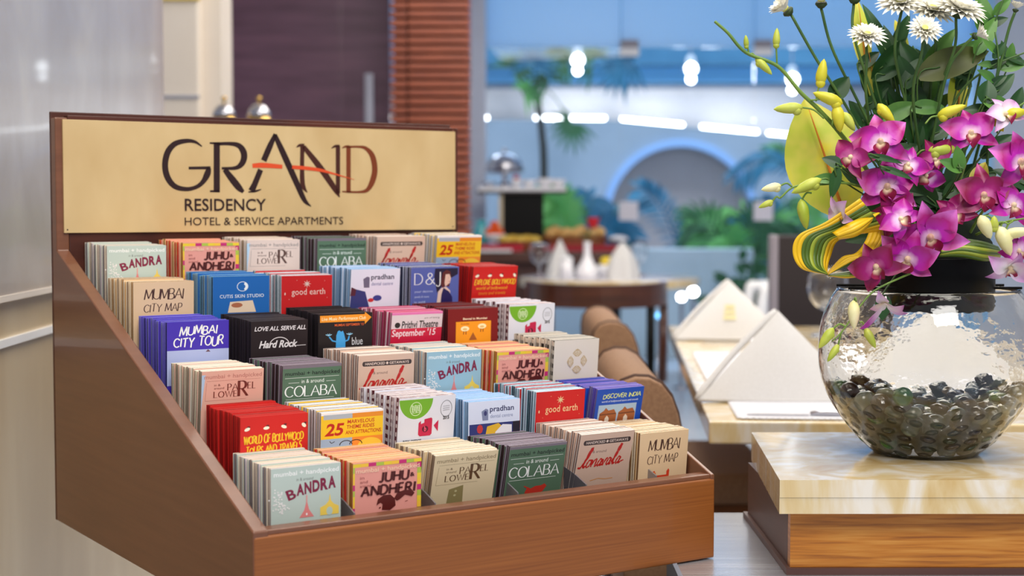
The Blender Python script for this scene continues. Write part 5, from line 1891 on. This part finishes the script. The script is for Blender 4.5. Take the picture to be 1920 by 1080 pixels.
for front, p, rot in placed:
    nm, me = rnd.choice(pm)
    if front and npeb < 285:
        o = bpy.data.objects.new('glass_pebble', me)
        COL.objects.link(o)
        o.location = Vector((BX, BY_, BZ + 0.001)) + p
        o.rotation_euler = rot
        tag(o, nm + ' glass pebble lying in the heap in the fishbowl', 'pebble', nm + ' pebbles in the fishbowl')
        npeb += 1
    else:
        inner.ball(p + Vector((0, 0, .001)), 0.0136, rnd.choice((0, 0, 1, 2)), 10, 6, (1, 1, .56), None)
o = inner.build('pebble_heap', [pm[0][1].materials[0], pm[11][1].materials[0], pm[26][1].materials[0]], None, (BX, BY_, BZ))
tag(o, 'rest of the glass pebbles deeper in the fishbowl heap', 'pebbles', None, 'stuff')

# black flower container held in the bowl's mouth
KX, KZ = 0.6225, 1.0005
t = thing('flower_container', (KX, BY_, KZ), 'shiny black flower container sitting in the mouth of the fishbowl', 'container')
MB().lathe([(0.0, 0), (0.078, 0), (0.0781, 0.0001), (0.0808, 0.003), (0.081, 0.0031), (0.081, 0.0759), (0.081, 0.076), (0.0761, 0.078), (0.076, 0.078), (0.0, 0.078)], 48).build('body', M['black'], t)
MB().ball((0, 0, 0.07), 0.085, sc=(1.0, 0.8, 0.9)).build('floral_foam', plain((18, 34, 18), 0.9), t)  # foam added as a dark core to blacken gaps behind the flowers
for sy in (-0.04, 0.04):
    hl = math.sqrt(0.131 ** 2 - sy ** 2)
    MB().tube([(BX - KX - hl, sy, 0.0335), (BX - KX + hl, sy, 0.0335)], 0.002, 6).build('support_rod', M['black'], t)


# ---------------------------------------------------------------- flowers
PXM = 2.2 / F_PX
LIME = ramp_mat('bud_lime', [(0.3, (158, 178, 46)), (0.7, (204, 208, 92))], 0.45, nscale=30)
PALEB = ramp_mat('bud_cream', [(0.3, (222, 216, 140)), (0.7, (240, 234, 190))], 0.45, nscale=30)
YEL = ramp_mat('bud_yellow', [(0.3, (194, 188, 26)), (0.7, (226, 216, 62))], 0.45, nscale=30)
STEM = ramp_mat('stem_green', [(0.3, (86, 122, 44)), (0.7, (128, 158, 66))], 0.5, nscale=20)
DSTEM = ramp_mat('stem_dark_green', [(0.3, (48, 84, 36)), (0.7, (84, 118, 52))], 0.5, nscale=20)
ORC = radial_mat('orchid_petal', [(0.0, (248, 234, 240)), (0.26, (238, 196, 230)), (0.46, (186, 22, 172)), (0.75, (168, 10, 116)), (0.97, (214, 110, 196))], sub=0.05)
ORC2 = radial_mat('orchid_petal_crimson', [(0.0, (244, 220, 222)), (0.24, (214, 110, 176)), (0.44, (160, 8, 112)), (0.75, (134, 4, 62)), (0.97, (196, 90, 150))], sub=0.05)
LIPM = radial_mat('orchid_lip', [(0.0, (246, 236, 200)), (0.26, (238, 214, 176)), (0.38, (150, 14, 70)), (0.9, (120, 6, 54))])
ORW = radial_mat('orchid_white', [(0.0, (222, 214, 150)), (0.3, (240, 232, 236)), (0.6, (226, 180, 222)), (0.9, (176, 40, 160))])
CHW = ramp_mat('chrysanthemum_petal', [(0.3, (236, 232, 214)), (0.7, (250, 248, 240))], 0.6, nscale=40)
CHY = ramp_mat('chrysanthemum_eye', [(0.3, (196, 200, 70)), (0.7, (232, 226, 130))], 0.6, nscale=90)
CAL = plain((44, 62, 24), 0.6)
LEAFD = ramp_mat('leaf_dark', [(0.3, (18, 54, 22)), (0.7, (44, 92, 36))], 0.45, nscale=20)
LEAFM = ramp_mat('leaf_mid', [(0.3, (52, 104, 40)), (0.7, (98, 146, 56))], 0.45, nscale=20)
LEAFO = ramp_mat('leaf_olive', [(0.3, (58, 66, 20)), (0.6, (84, 92, 32)), (0.8, (150, 106, 40))], 0.5, nscale=12)
CROT = ramp_mat('croton_yellow', [(0.36, (190, 204, 62)), (0.5, (214, 212, 84)), (0.64, (232, 222, 60))], 0.4, (1, 1, 1), nscale=22, detail=2, coat=0.15)
CRIB = plain((206, 122, 30), 0.45)


def petal(mb, ang, L, Wd, lift, curl, cup, mi=0, mat=None, z0=0.0, tip=0.75, wav=0.0):
    ca, sa = math.cos(ang), math.sin(ang)

    def fn(u, v):
        t = 2 * v - 1
        w = Wd * (0.10 * (1 - u) + (math.sin(PI * u ** tip)) ** 0.95) if u < 1 else 0.0
        x, y = t * w, u * L
        z = z0 + lift * u * L - curl * u * u * L + cup * t * t * w + wav * math.sin(5 * u + 3 * t) * w * 0.3
        return (x * sa + y * ca, -x * ca + y * sa, z)
    mb.grid(fn, 8, 6, mi, mat)


def orchid(parent, base, px, py, Y, rpx, n, roll=0.0, mat=None, openness=1.0, lip=True):
    p = P(px, py, Y) - base
    r = rpx * PXM * 0.95
    mb = MB()
    for a in (90, 212, 328):
        petal(mb, R(a + random.uniform(-9, 9)), r * random.uniform(.92, 1.08), r * 0.27, random.uniform(.05, .4) / openness, random.uniform(.2, .5), 0.45, z0=-0.001, tip=0.72, wav=.3)
    for a in (26, 154):
        petal(mb, R(a + random.uniform(-10, 10)), r * random.uniform(.95, 1.1), r * 0.41, random.uniform(.1, .5) / openness, random.uniform(.25, .6), 0.35, z0=0.001, tip=0.72, wav=.45)
    mb.tube([(0, 0, -r * 0.35), (0, 0, 0)], [r * .04, r * .09], 6)
    mm = (basis(n, (0, 0, 1)) @ Matrix.Rotation(roll, 4, 'Z')).to_euler()
    o = mb.build('bloom', mat or ORC, parent, p, mm)
    if lip:
        lb = MB()
        petal(lb, R(270), r * 0.50, r * 0.24, 0.55, 0.75, 0.9, z0=0.003, tip=0.8, wav=.3)
        lb.ball((0, r * 0.03, r * 0.10), r * 0.10, sc=(1, 1.1, 1.2))
        lb.build('lip', LIPM, o)
    return o


def bud(parent, base, px, py, Y, lpx, ang, mat, fat=0.22, root=None, smat=None):
    """pod of length lpx pointing along picture angle ang; root = where its stalk springs from"""
    L = lpx * PXM
    d = Vector((math.cos(R(ang)), random.uniform(-.25, .1), math.sin(R(ang)))).normalized()
    p = P(px, py, Y) - base
    q = p - d * L / 2
    m = basis(d, (0, -1, 0), q)
    mb = MB()
    prof = [(0.10, 0.0), (0.62, 0.10), (0.95, 0.26), (1.0, 0.42), (0.82, 0.66), (0.45, 0.88), (0.0, 1.0)]
    mb.lathe([(rr * L * fat * 0.86, zz * L) for rr, zz in prof], 12, mat=m)
    mb.ball(q + d * L * .22 + Vector((0, 0, -L * .10)), L * fat * 0.75, seg=10, rings=6)
    o = mb.build('bud', mat, parent)
    if root is not None:
        rt = P(root[0], root[1], Y) - base
        mid = (rt + q) / 2 + Vector((0, 0, 0.004))
        MB().tube(spline([rt, mid, q + d * L * 0.06], 5), 0.0013, 6).build('stalk', smat or STEM, o)
    return o


def spray(label, pts, rad=0.0024, mat=None, name='orchid_spray', cat='orchid', group=None):
    w = [P(*p) for p in pts]
    t = thing(name, w[0], label, cat, group)
    b = w[0]
    ax = spline([q - b for q in w], 7)
    n = len(ax)
    MB().tube(ax, [rad * (1 - 0.45 * i / n) for i in range(n)], 7).build('stem', mat or STEM, t)
    return t, b


YF = 2.10
t, b = spray('long green orchid branch of closed buds reaching to the upper left', [(1700, 440, 2.2), (1620, 310, 2.16), (1572, 246, 2.14), (1535, 205, 2.13), (1500, 172, 2.12), (1458, 124, 2.12), (1398, 98, 2.12), (1365, 62, 2.12), (1340, 40, 2.12)], 0.0036)
for a in ((1399, 78, 24, 96, LIME, .24, (1404, 100)), (1456, 71, 36, 88, LIME, .22, (1457, 124)), (1432, 124, 44, -48, LIME, .2, (1405, 104)), (1541, 136, 50, 82, YEL, .24, (1530, 190)),
          (1478, 203, 54, 184, LIME, .22, (1545, 222)), (1552, 184, 58, 160, YEL, .22, (1520, 188)), (1572, 222, 52, -82, YEL, .26, (1560, 236)), (1592, 228, 40, -60, LIME, .26, (1575, 246))):
    bud(t, b, a[0], a[1], 2.12, a[2], a[3], a[4], a[5], a[6])
t, b = spray('short orchid branch of pale buds pointing left beside the yellow leaf', [(1700, 400, 2.18), (1640, 362, 2.14), (1590, 344, 2.11), (1540, 346, 2.1), (1490, 350, 2.1), (1462, 372, 2.1)], 0.0022)
for a in ((1446, 352, 38, 192, PALEB, .24, (1485, 350)), (1436, 383, 30, 205, LIME, .22, (1462, 372)), (1512, 349, 60, 205, LIME, .2, (1560, 345)), (1507, 402, 56, -80, LIME, .22, (1522, 362))):
    bud(t, b, a[0], a[1], 2.1, a[2], a[3], a[4], a[5], a[6])
t, b = spray('orchid spray with purple blooms at the left of the bouquet', [(1745, 470, 2.2), (1710, 410, 2.16), (1680, 340, 2.14), (1660, 280, 2.13), (1630, 230, 2.13)])
for a in ((1652, 268, 60, (-.35, -1, .25), .2, ORC), (1596, 296, 44, (-.6, -.8, .1), -.4, ORC2), (1664, 352, 62, (-.25, -1, .1), .1, ORC), (1676, 402, 50, (-.1, -1, -.3), .6, ORC2), (1700, 310, 42, (.2, -1, .2), -.5, ORC)):
    orchid(t, b, a[0], a[1], YF, a[2], a[3], a[4], a[5])
bud(t, b, 1662, 214, 2.12, 48, -52, YEL, .24, (1690, 255))
t, b = spray('orchid spray whose big purple blooms hang low before the black container', [(1800, 450, 2.2), (1770, 430, 2.14), (1720, 462, 2.1), (1660, 495, 2.09)])
for a in ((1745, 446, 68, (-.2, -1, -.15), .35, ORC), (1702, 486, 58, (-.35, -1, -.3), -.2, ORC), (1645, 500, 54, (-.5, -.9, -.2), .5, ORC2), (1690, 412, 44, (-.2, -1, .3), .9, ORC)):
    orchid(t, b, a[0], a[1], 2.06, a[2], a[3], a[4], a[5])
t, b = spray('orchid sprig with one half open white and purple bloom', [(1690, 410, 2.15), (1640, 400, 2.09), (1596, 396, 2.08)], 0.0018)
orchid(t, b, 1578, 404, 2.06, 38, (-.9, -.5, -.1), .3, ORW, 0.5)
t, b = spray('orchid spray with purple blooms at the right edge of the bouquet', [(1800, 470, 2.2), (1840, 400, 2.15), (1880, 340, 2.12), (1915, 290, 2.12), (1940, 260, 2.12)])
for a in ((1843, 368, 62, (.05, -1, .1), .1, ORC2), (1898, 386, 50, (.3, -1, .1), -.3, ORC), (1912, 306, 66, (.2, -1, .15), .2, ORC), (1790, 404, 46, (-.1, -1, .2), .7, ORC2)):
    orchid(t, b, a[0], a[1], YF, a[2], a[3], a[4], a[5])
t, b = spray('orchid spray with purple blooms high in the middle right', [(1790, 440, 2.22), (1800, 340, 2.17), (1830, 270, 2.14), (1880, 220, 2.13), (1925, 190, 2.13)])
for a in ((1820, 252, 56, (-.1, -1, .35), .1, ORC), (1752, 300, 44, (.1, -1, .1), .5, ORC2), (1735, 330, 40, (0, -1, -.2), -.6, ORC), (1884, 216, 44, (.3, -1, .5), .4, ORW)):
    orchid(t, b, a[0], a[1], 2.12, a[2], a[3], a[4], a[5])
for a in ((1784, 208, 54, 22, YEL, .22, (1735, 232)), (1770, 281, 60, 4, LIME, .22, (1718, 292)), (1905, 212, 40, 10, YEL, .3, (1880, 240)), (1872, 232, 34, -60, YEL, .3, (1870, 250))):
    bud(t, b, a[0], a[1], 2.12, a[2], a[3], a[4], a[5], a[6])
t, b = spray('orchid stalk of white flushed flowers dangling over the bowl', [(1740, 500, 2.12), (1690, 520, 2.06), (1640, 545, 2.05), (1612, 575, 2.045), (1580, 620, 2.045), (1560, 640, 2.045)], 0.0016)
orchid(t, b, 1660, 568, 2.045, 40, (-.2, -.6, -.9), .2, ORW, 0.28, False)
for a in ((1601, 590, 52, -92, PALEB, .24, (1606, 565)), (1632, 634, 40, -64, LIME, .22, (1612, 605)), (1549, 634, 46, 232, LIME, .22, (1585, 612)), (1562, 662, 38, 235, LIME, .2, (1580, 620))):
    bud(t, b, a[0], a[1], 2.045, a[2], a[3], a[4], a[5], a[6])
t, b = spray('orchid sprig with cream buds and one bloom at the lower right', [(1830, 440, 2.16), (1880, 418, 2.09), (1930, 408, 2.07)], 0.002)
orchid(t, b, 1893, 500, 2.07, 46, (.1, -.8, -.6), .1, ORW, 0.5)
orchid(t, b, 1908, 470, 2.08, 40, (.5, -1, -.2), .4, ORC)
for a in ((1848, 426, 46, -65, PALEB, .3, (1868, 418)), (1864, 418, 26, 95, LIME, .36, (1880, 416)), (1884, 452, 56, -70, PALEB, .28, (1890, 420)), (1908, 436, 52, 10, PALEB, .22, (1900, 414))):
    bud(t, b, a[0], a[1], 2.065, a[2], a[3], a[4], a[5], a[6])


def mum(label, px, py, Y, rpx, n, stem, half=False, eye=True, group='white chrysanthemums in the bouquet'):
    """chrysanthemum: stem, calyx, petals, eye"""
    w = [P(*p) for p in stem]
    t = thing('chrysanthemum', w[0], label, 'flower', group)
    b = w[0]
    c = P(px, py, Y) - b
    r = rpx * PXM
    m = basis(n, (0, 0, 1), c)
    back = c - Vector(n).normalized() * r * 0.34
    MB().tube(spline([q - b for q in w[:-1]] + [back], 7), 0.0021, 7).build('stem', DSTEM, t)
    mb = MB()
    rings = ((1.0, 20, 0.18), (0.92, 20, 0.42), (0.78, 16, 0.75), (0.58, 12, 1.25)) if not half else ((0.95, 15, 1.0), (0.9, 15, 1.5), (0.75, 12, 2.2))
    for q, (f, cnt, lift) in enumerate(rings):
        for k in range(cnt):
            a = 2 * PI * (k + 0.5 * (q % 2)) / cnt + random.uniform(-.06, .06)
            L = r * f * random.uniform(.92, 1.05) / math.sqrt(1 + lift * lift) * 1.08
            petal(mb, a, L, r * 0.125, lift + random.uniform(-.06, .06), 0.14, 0.55, z0=-r * 0.08, tip=0.95, mat=m)
    mb.build('petals', CHW, t)
    MB().lathe([(0.0, -r * .36), (r * .16, -r * .33), (r * .30, -r * .16), (r * .26, -r * .06), (0.0, -r * .08)], 16, mat=m).build('calyx', CAL, t)
    if eye:
        MB().ball((0, 0, r * 0.08), r * 0.20, sc=(1, 1, .6), mat=m).build('eye', CHY, t)
    return t, b


mum('white chrysanthemum tilted left, leftmost of the bouquet', 1474, 18, 2.18, 38, (-.75, -.25, .65), [(1660, 330, 2.22), (1590, 205, 2.2), (1530, 110, 2.19), (1490, 40, 2.18)], True)
mum('white chrysanthemum seen from below, second from the left', 1540, 2, 2.19, 38, (-.05, -.45, .9), [(1680, 330, 2.22), (1606, 185, 2.21), (1560, 90, 2.2), (1545, 30, 2.19)], True)
mum('pinkish white chrysanthemum cut off above the yellow leaf strip', 1603, -6, 2.21, 38, (.1, -.3, .95), [(1690, 330, 2.23), (1630, 160, 2.22), (1600, 60, 2.21), (1597, 20, 2.21)], True)
mum('cup shaped white chrysanthemum facing up, before the yellow leaf strip', 1626, 66, 2.13, 36, (.02, -.62, .78), [(1640, 300, 2.2), (1624, 180, 2.15), (1625, 110, 2.13), (1625, 90, 2.13)])
mum('small white chrysanthemum facing the viewer, between the leaves', 1734, 54, 2.12, 32, (.0, -.8, .6), [(1730, 320, 2.2), (1712, 180, 2.16), (1728, 100, 2.13), (1734, 80, 2.12)])
mum('large white chrysanthemum at the top, left of the biggest', 1690, 4, 2.17, 46, (-.2, -.55, .8), [(1730, 320, 2.22), (1690, 160, 2.2), (1678, 90, 2.18), (1688, 30, 2.17)])
mum('white chrysanthemum at the top behind the small facing one', 1748, 18, 2.2, 46, (.1, -.6, .8), [(1740, 320, 2.24), (1745, 160, 2.23), (1755, 90, 2.21), (1750, 50, 2.2)])
mum('biggest white chrysanthemum at the top, above the olive leaf', 1800, 16, 2.16, 52, (.25, -.5, .85), [(1750, 320, 2.22), (1760, 180, 2.2), (1790, 90, 2.18), (1798, 45, 2.16)])
mum('small half open chrysanthemum seen from its side, right of the olive leaf', 1832, 66, 2.14, 26, (.75, -.35, .4), [(1740, 300, 2.2), (1775, 140, 2.17), (1805, 90, 2.15), (1820, 74, 2.14)], True, False)
mum('white chrysanthemum bud at the far right top', 1905, 16, 2.16, 20, (.25, -.1, .95), [(1820, 330, 2.22), (1868, 150, 2.18), (1890, 60, 2.17), (1900, 34, 2.16)], True, False)


def blade(mb, p, d, nrm, L, Wd, fold=0.35, droop=0.25, mi=0, tip=0.8, nu=9, nv=6):
    d = Vector(d).normalized()
    s = d.cross(Vector(nrm))
    s = s.normalized() if s.length > 1e-4 else d.orthogonal().normalized()
    n = s.cross(d)
    p = Vector(p)

    def fn(u, v):
        t = 2 * v - 1
        w = Wd * max(0.0, math.sin(PI * min(1, 0.03 + 0.97 * u) ** tip)) ** 0.8
        return p + d * (u * L) + s * (t * w) + n * (abs(t) * w * fold) - Vector((0, 0, droop * u * u * L * 0.4)) - n * (droop * u * u * L * 0.4)
    mb.grid(fn, nu, nv, mi)


def leaf_thing(label, px, py, Y, lpx, ang, ratio, mat, root=None, nrm=(0.1, -1, 0.35), group='green leaves in the bouquet', fold=.3, name='leaf', rib=None):
    """one leaf whose middle is seen at px,py, with a stalk back to root"""
    L = lpx * PXM
    d = Vector((math.cos(R(ang)), random.uniform(-.15, .15), math.sin(R(ang)))).normalized()
    p = P(px, py, Y) - d * L / 2
    t = thing(name, p, label, 'leaf', group)
    mb = MB()
    blade(mb, (0, 0, 0), d, nrm, L, L * ratio / 2, fold, .2)
    mb.build('blade', mat, t)
    if root is None:
        root = (1735, 400, 2.24)
    q = P(*root) - p
    MB().tube(spline([q, q * .45 + Vector((0, 0, -.01)), Vector((0, 0, 0)), d * L * 0.3], 5), 0.0012, 5).build('stalk', DSTEM, t)
    return t


DL = [(1575, 163, 62, 55, .6, LEAFD, 2.2), (1648, 62, 150, 112, .20, LEAFD, 2.24), (1672, 96, 130, 100, .26, LEAFD, 2.25), (1706, 128, 110, 80, .36, LEAFM, 2.22), (1655, 170, 96, 108, .42, LEAFD, 2.24),
      (1722, 168, 96, 64, .40, LEAFD, 2.23), (1790, 112, 156, 26, .38, LEAFO, 2.2), (1762, 92, 116, 58, .30, LEAFM, 2.23), (1688, 206, 76, 30, .48, LEAFM, 2.2), (1742, 200, 70, 8, .45, LEAFM, 2.19),
      (1850, 170, 50, 80, .75, LEAFD, 2.16), (1882, 158, 66, 52, .42, LEAFD, 2.17), (1832, 206, 54, 168, .5, LEAFD, 2.17), (1876, 196, 66, -8, .5, LEAFM, 2.16), (1560, 302, 40, 150, .6, LEAFD, 2.1),
      (1546, 334, 54, 176, .38, LEAFM, 2.1), (1565, 342, 54, -102, .40, LEAFD, 2.09), (1797, 296, 52, 96, .5, LEAFM, 2.08), (1784, 308, 48, 150, .55, LEAFM, 2.08), (1662, 296, 64, -6, .2, LEAFD, 2.08),
      (1682, 322, 62, -14, .22, LEAFD, 2.08), (1850, 62, 90, 62, .36, LEAFM, 2.2), (1842, 22, 92, 96, .45, LEAFM, 2.22), (1884, 100, 60, 100, .34, LEAFD, 2.2), (1902, 120, 54, 20, .5, LEAFM, 2.18),
      (1610, 212, 70, 120, .45, LEAFD, 2.22), (1634, 232, 64, 60, .45, LEAFD, 2.22), (1772, 238, 70, 40, .45, LEAFD, 2.2), (1712, 240, 80, 100, .5, LEAFD, 2.2), (1600, 330, 60, 140, .5, LEAFD, 2.16),
      (1740, 380, 70, 160, .5, LEAFD, 2.18), (1800, 350, 70, 30, .5, LEAFD, 2.18), (1870, 270, 80, 40, .4, LEAFD, 2.2), (1620, 440, 70, 190, .5, LEAFD, 2.18), (1640, 392, 60, 200, .5, LEAFD, 2.16),
      (1905, 190, 70, 70, .4, LEAFD, 2.2), (1815, 130, 90, 60, .3, LEAFD, 2.24), (1690, 60, 90, 70, .3, LEAFD, 2.26), (1735, 122, 90, 110, .34, LEAFD, 2.26), (1655, 575, 44, -90, .7, LEAFD, 2.1)]
WORDS = ['dark oval leaf by the small green buds', 'long narrow dark leaf rising left of the large top chrysanthemum', 'long dark leaf behind the cup shaped chrysanthemum', 'mid green leaf below the small facing chrysanthemum', 'dark leaf left of the forked stems',
         'dark leaf right of the forked stems', 'broad olive brown leaf under the biggest chrysanthemum', 'green leaf between the top chrysanthemums', 'green leaf above the purple blooms, centre left', 'green leaf beside the yellow bud in the middle',
         'small round dark leaf before the pale wall', 'narrow dark leaf before the pale wall', 'dark leaf lying left under the round one', 'green leaf above the right edge blooms', 'small glossy leaf on the big yellow croton leaf',
         'green leaf over the short branch of pale buds', 'small leaf hanging over the yellow croton leaf', 'upright light leaf in the middle of the purple blooms', 'light leaf lying left in the middle of blooms', 'thin dark leaf across the upper left bloom',
         'thin dark leaf across the left bloom', 'green leaf at the top right beside the biggest chrysanthemum', 'broad green leaf above the half open chrysanthemum at the top right', 'small upright dark leaf at the right edge', 'pale green leaf at the right edge',
         'dark leaf above the uppermost left bloom', 'dark leaf above the uppermost left bloom, its right neighbour', 'dark leaf right of the orange yellow strip foot', 'dark leaf behind the middle yellow bud', 'dark leaf behind the left blooms, next to the croton leaf',
         'dark leaf deep in the centre of the bouquet', 'dark leaf deep in the right of the bouquet', 'dark leaf behind the right edge blooms', 'dark leaf behind the striped leaf loop', 'dark leaf above the striped leaf loop',
         'dark leaf high at the right edge', 'dark leaf behind the half open chrysanthemum', 'dark leaf between the two top left chrysanthemums', 'dark leaf behind the forked stems', 'dark leaf hanging in front of the bowl']
for (px, py, L, an, ra, mm, Y), wd in zip(DL, WORDS):
    leaf_thing(wd, px, py, Y, L, an, ra, mm)

rnd = random.Random(17)
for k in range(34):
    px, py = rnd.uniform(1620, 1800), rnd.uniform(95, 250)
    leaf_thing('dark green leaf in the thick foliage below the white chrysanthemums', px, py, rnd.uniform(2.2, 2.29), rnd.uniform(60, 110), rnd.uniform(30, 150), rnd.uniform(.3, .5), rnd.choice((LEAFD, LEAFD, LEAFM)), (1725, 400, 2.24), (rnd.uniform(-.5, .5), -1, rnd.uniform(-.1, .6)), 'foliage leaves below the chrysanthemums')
for k in range(26):  # leaves added behind to darken the gaps between blooms
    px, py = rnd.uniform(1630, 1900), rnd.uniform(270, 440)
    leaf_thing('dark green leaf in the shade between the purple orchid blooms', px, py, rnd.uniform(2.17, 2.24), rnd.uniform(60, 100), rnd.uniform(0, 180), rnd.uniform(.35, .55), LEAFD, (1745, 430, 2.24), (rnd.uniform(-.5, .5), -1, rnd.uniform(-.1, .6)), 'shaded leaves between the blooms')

# branching green filler sprigs at the right
for lb, pts, lv in (('thin leafy sprig bending to the right edge', [(1740, 330, 2.22), (1790, 190, 2.2), (1850, 130, 2.18), (1930, 95, 2.17)], [(1870, 118, 40, 30), (1895, 96, 40, 80), (1905, 110, 44, -20), (1850, 120, 36, 170)]),
                    ('upright leafy sprig at the right edge', [(1850, 330, 2.2), (1858, 200, 2.18), (1872, 120, 2.17), (1866, 60, 2.17)], [(1872, 150, 40, 40), (1850, 140, 44, 140), (1874, 92, 40, 60), (1856, 84, 40, 130)]),
                    ('tall leafy sprig at the top right', [(1800, 330, 2.23), (1830, 180, 2.22), (1852, 80, 2.21), (1885, -10, 2.2)], [(1840, 70, 50, 150), (1868, 40, 50, 30), (1846, 30, 50, 120), (1880, 10, 46, 50)])):
    t, b = spray(lb, pts, 0.0022, DSTEM, 'leafy_sprig', 'sprig', 'leafy sprigs at the right')
    for px, py, L, an in lv:
        mb = MB()
        d = Vector((math.cos(R(an)), -.2, math.sin(R(an))))
        blade(mb, P(px, py, pts[2][2]) - b - d.normalized() * L * PXM / 2, d, (0.1, -1, .4), L * PXM, L * PXM * .22)
        mb.build('leaf', random.choice((LEAFD, LEAFM)), t)

# yellow croton leaves
for lb, px, py, Y, L, an, ra, nr in (('big yellow croton leaf with an orange midrib at the left of the bouquet', 1546, 290, 2.19, 240, 108, .62, (-.15, -1, .05)),
                                     ('yellow leaf strip behind the stems, under the pinkish chrysanthemum', 1616, 62, 2.27, 150, 97, .24, (0, -1, 0)),
                                     ('yellow leaf behind the cup shaped chrysanthemum stem', 1636, 140, 2.26, 120, 100, .26, (0, -1, 0)),
                                     ('yellow leaf standing before the pale pillar, orange at its edge', 1798, 170, 2.26, 150, 88, .26, (0, -1, 0)),
                                     ('small yellow leaf between the top chrysanthemums', 1690, 66, 2.27, 70, 110, .3, (0, -1, 0)),
                                     ('yellow rounded leaf in the right of the blooms', 1838, 330, 2.13, 60, 70, .6, (0, -1, 0))):
    L_ = L * PXM
    d = Vector((math.cos(R(an)), 0.05, math.sin(R(an)))).normalized()
    p = P(px, py, Y) - d * L_ / 2
    t = thing('croton_leaf', p, lb, 'leaf', 'yellow croton leaves')
    mb = MB()
    blade(mb, (0, 0, 0), d, nr, L_, L_ * ra / 2, -.25, .1, 0, 0.9, 12, 8)
    mb.build('blade', CROT, t)
    MB().tube([d * L_ * f + Vector((0, -0.0012 - 0.001 * f, -0.04 * f * f * L_)) - Vector(nr).normalized() * (-.02 * f * f * L_) for f in (0.02, .2, .4, .6, .8, .92)], [L_ * .014, L_ * .012, L_ * .01, L_ * .008, L_ * .005, .0004], 6).build('midrib', CRIB, t)
    q = P(1735, 400, 2.24) - p
    MB().tube(spline([q, q * .4, Vector((0, 0, 0))], 5), 0.0016, 5).build('stalk', DSTEM, t)

# striped leaves bent into loops
SY, SG, SL = plain((230, 184, 22), 0.4), plain((74, 100, 26), 0.4), plain((150, 164, 50), 0.4)


def ribbon(label, e1_, e2_, y1, y2, pat, group='striped leaf loops'):
    a = spline([P(px, py, y1 + (y2 - y1) * 0 + dy) for px, py, dy in e1_], 8)
    c = spline([P(px, py, y2 + dy) for px, py, dy in e2_], 8)
    base = a[0]
    t = thing('striped_leaf', base, label, 'leaf', group)
    mb = MB()
    n = len(pat)
    N = min(len(a), len(c))
    for k in range(n):
        f0, f1 = k / n, (k + 1) / n
        vs, fs = [], []
        for i in range(N):
            for f in (f0, (f0 + f1) / 2, f1):
                q = a[i].lerp(c[i], f)
                vs.append(q - base + Vector((0, -0.010 * math.sin(PI * f), 0)))
        for i in range(N - 1):
            for j in range(2):
                fs.append((3 * i + j, 3 * i + j + 1, 3 * i + j + 4, 3 * i + j + 3))
        mb.add(vs, fs, pat[k], True)
    o = mb.build('blade', [SY, SG, SL], t)
    s = o.modifiers.new('thickness', 'SOLIDIFY')
    s.thickness = 0.0006
    return t


ribbon('striped yellow and green leaf curled into the big left loop', [(1612, 372, 0), (1548, 416, 0), (1498, 440, 0), (1486, 472, 0), (1502, 503, 0), (1548, 514, .01)], [(1655, 432, .03), (1606, 440, .03), (1570, 452, .02), (1558, 478, .02), (1552, 498, .01), (1551, 514, .01)], 2.05, 2.06, [0, 0, 1, 1, 2, 1, 1, 2, 0, 0])
ribbon('inner side of the striped loop, yellow, running back to the flowers', [(1549, 513, 0), (1578, 482, 0), (1604, 474, 0), (1622, 452, .02), (1636, 418, .04), (1650, 400, .06)], [(1550, 516, 0), (1600, 496, 0), (1640, 484, .01), (1662, 462, .03), (1676, 440, .05), (1690, 424, .07)], 2.08, 2.08, [0, 0, 0, 0, 1, 1])
ribbon('lower striped leaf running from the loop to the container', [(1550, 514, 0), (1600, 506, 0), (1650, 490, .02), (1710, 462, .05)], [(1553, 518, 0), (1592, 522, 0), (1642, 512, .02), (1706, 500, .05)], 2.085, 2.085, [1, 1, 2, 0])
ribbon('pointed yellow tip of the loop leaf below the half open bloom', [(1560, 436, 0), (1600, 414, 0), (1646, 398, .03)], [(1572, 450, 0), (1612, 440, 0), (1648, 400, .03)], 2.05, 2.055, [0, 0, 0])
ribbon('striped green leaf bent over the right of the black container', [(1762, 462, 0), (1800, 448, 0), (1842, 452, .0), (1872, 462, .03)], [(1760, 482, 0), (1800, 482, 0), (1845, 490, .0), (1874, 486, .03)], 2.10, 2.095, [1, 1, 2, 1, 2, 1])
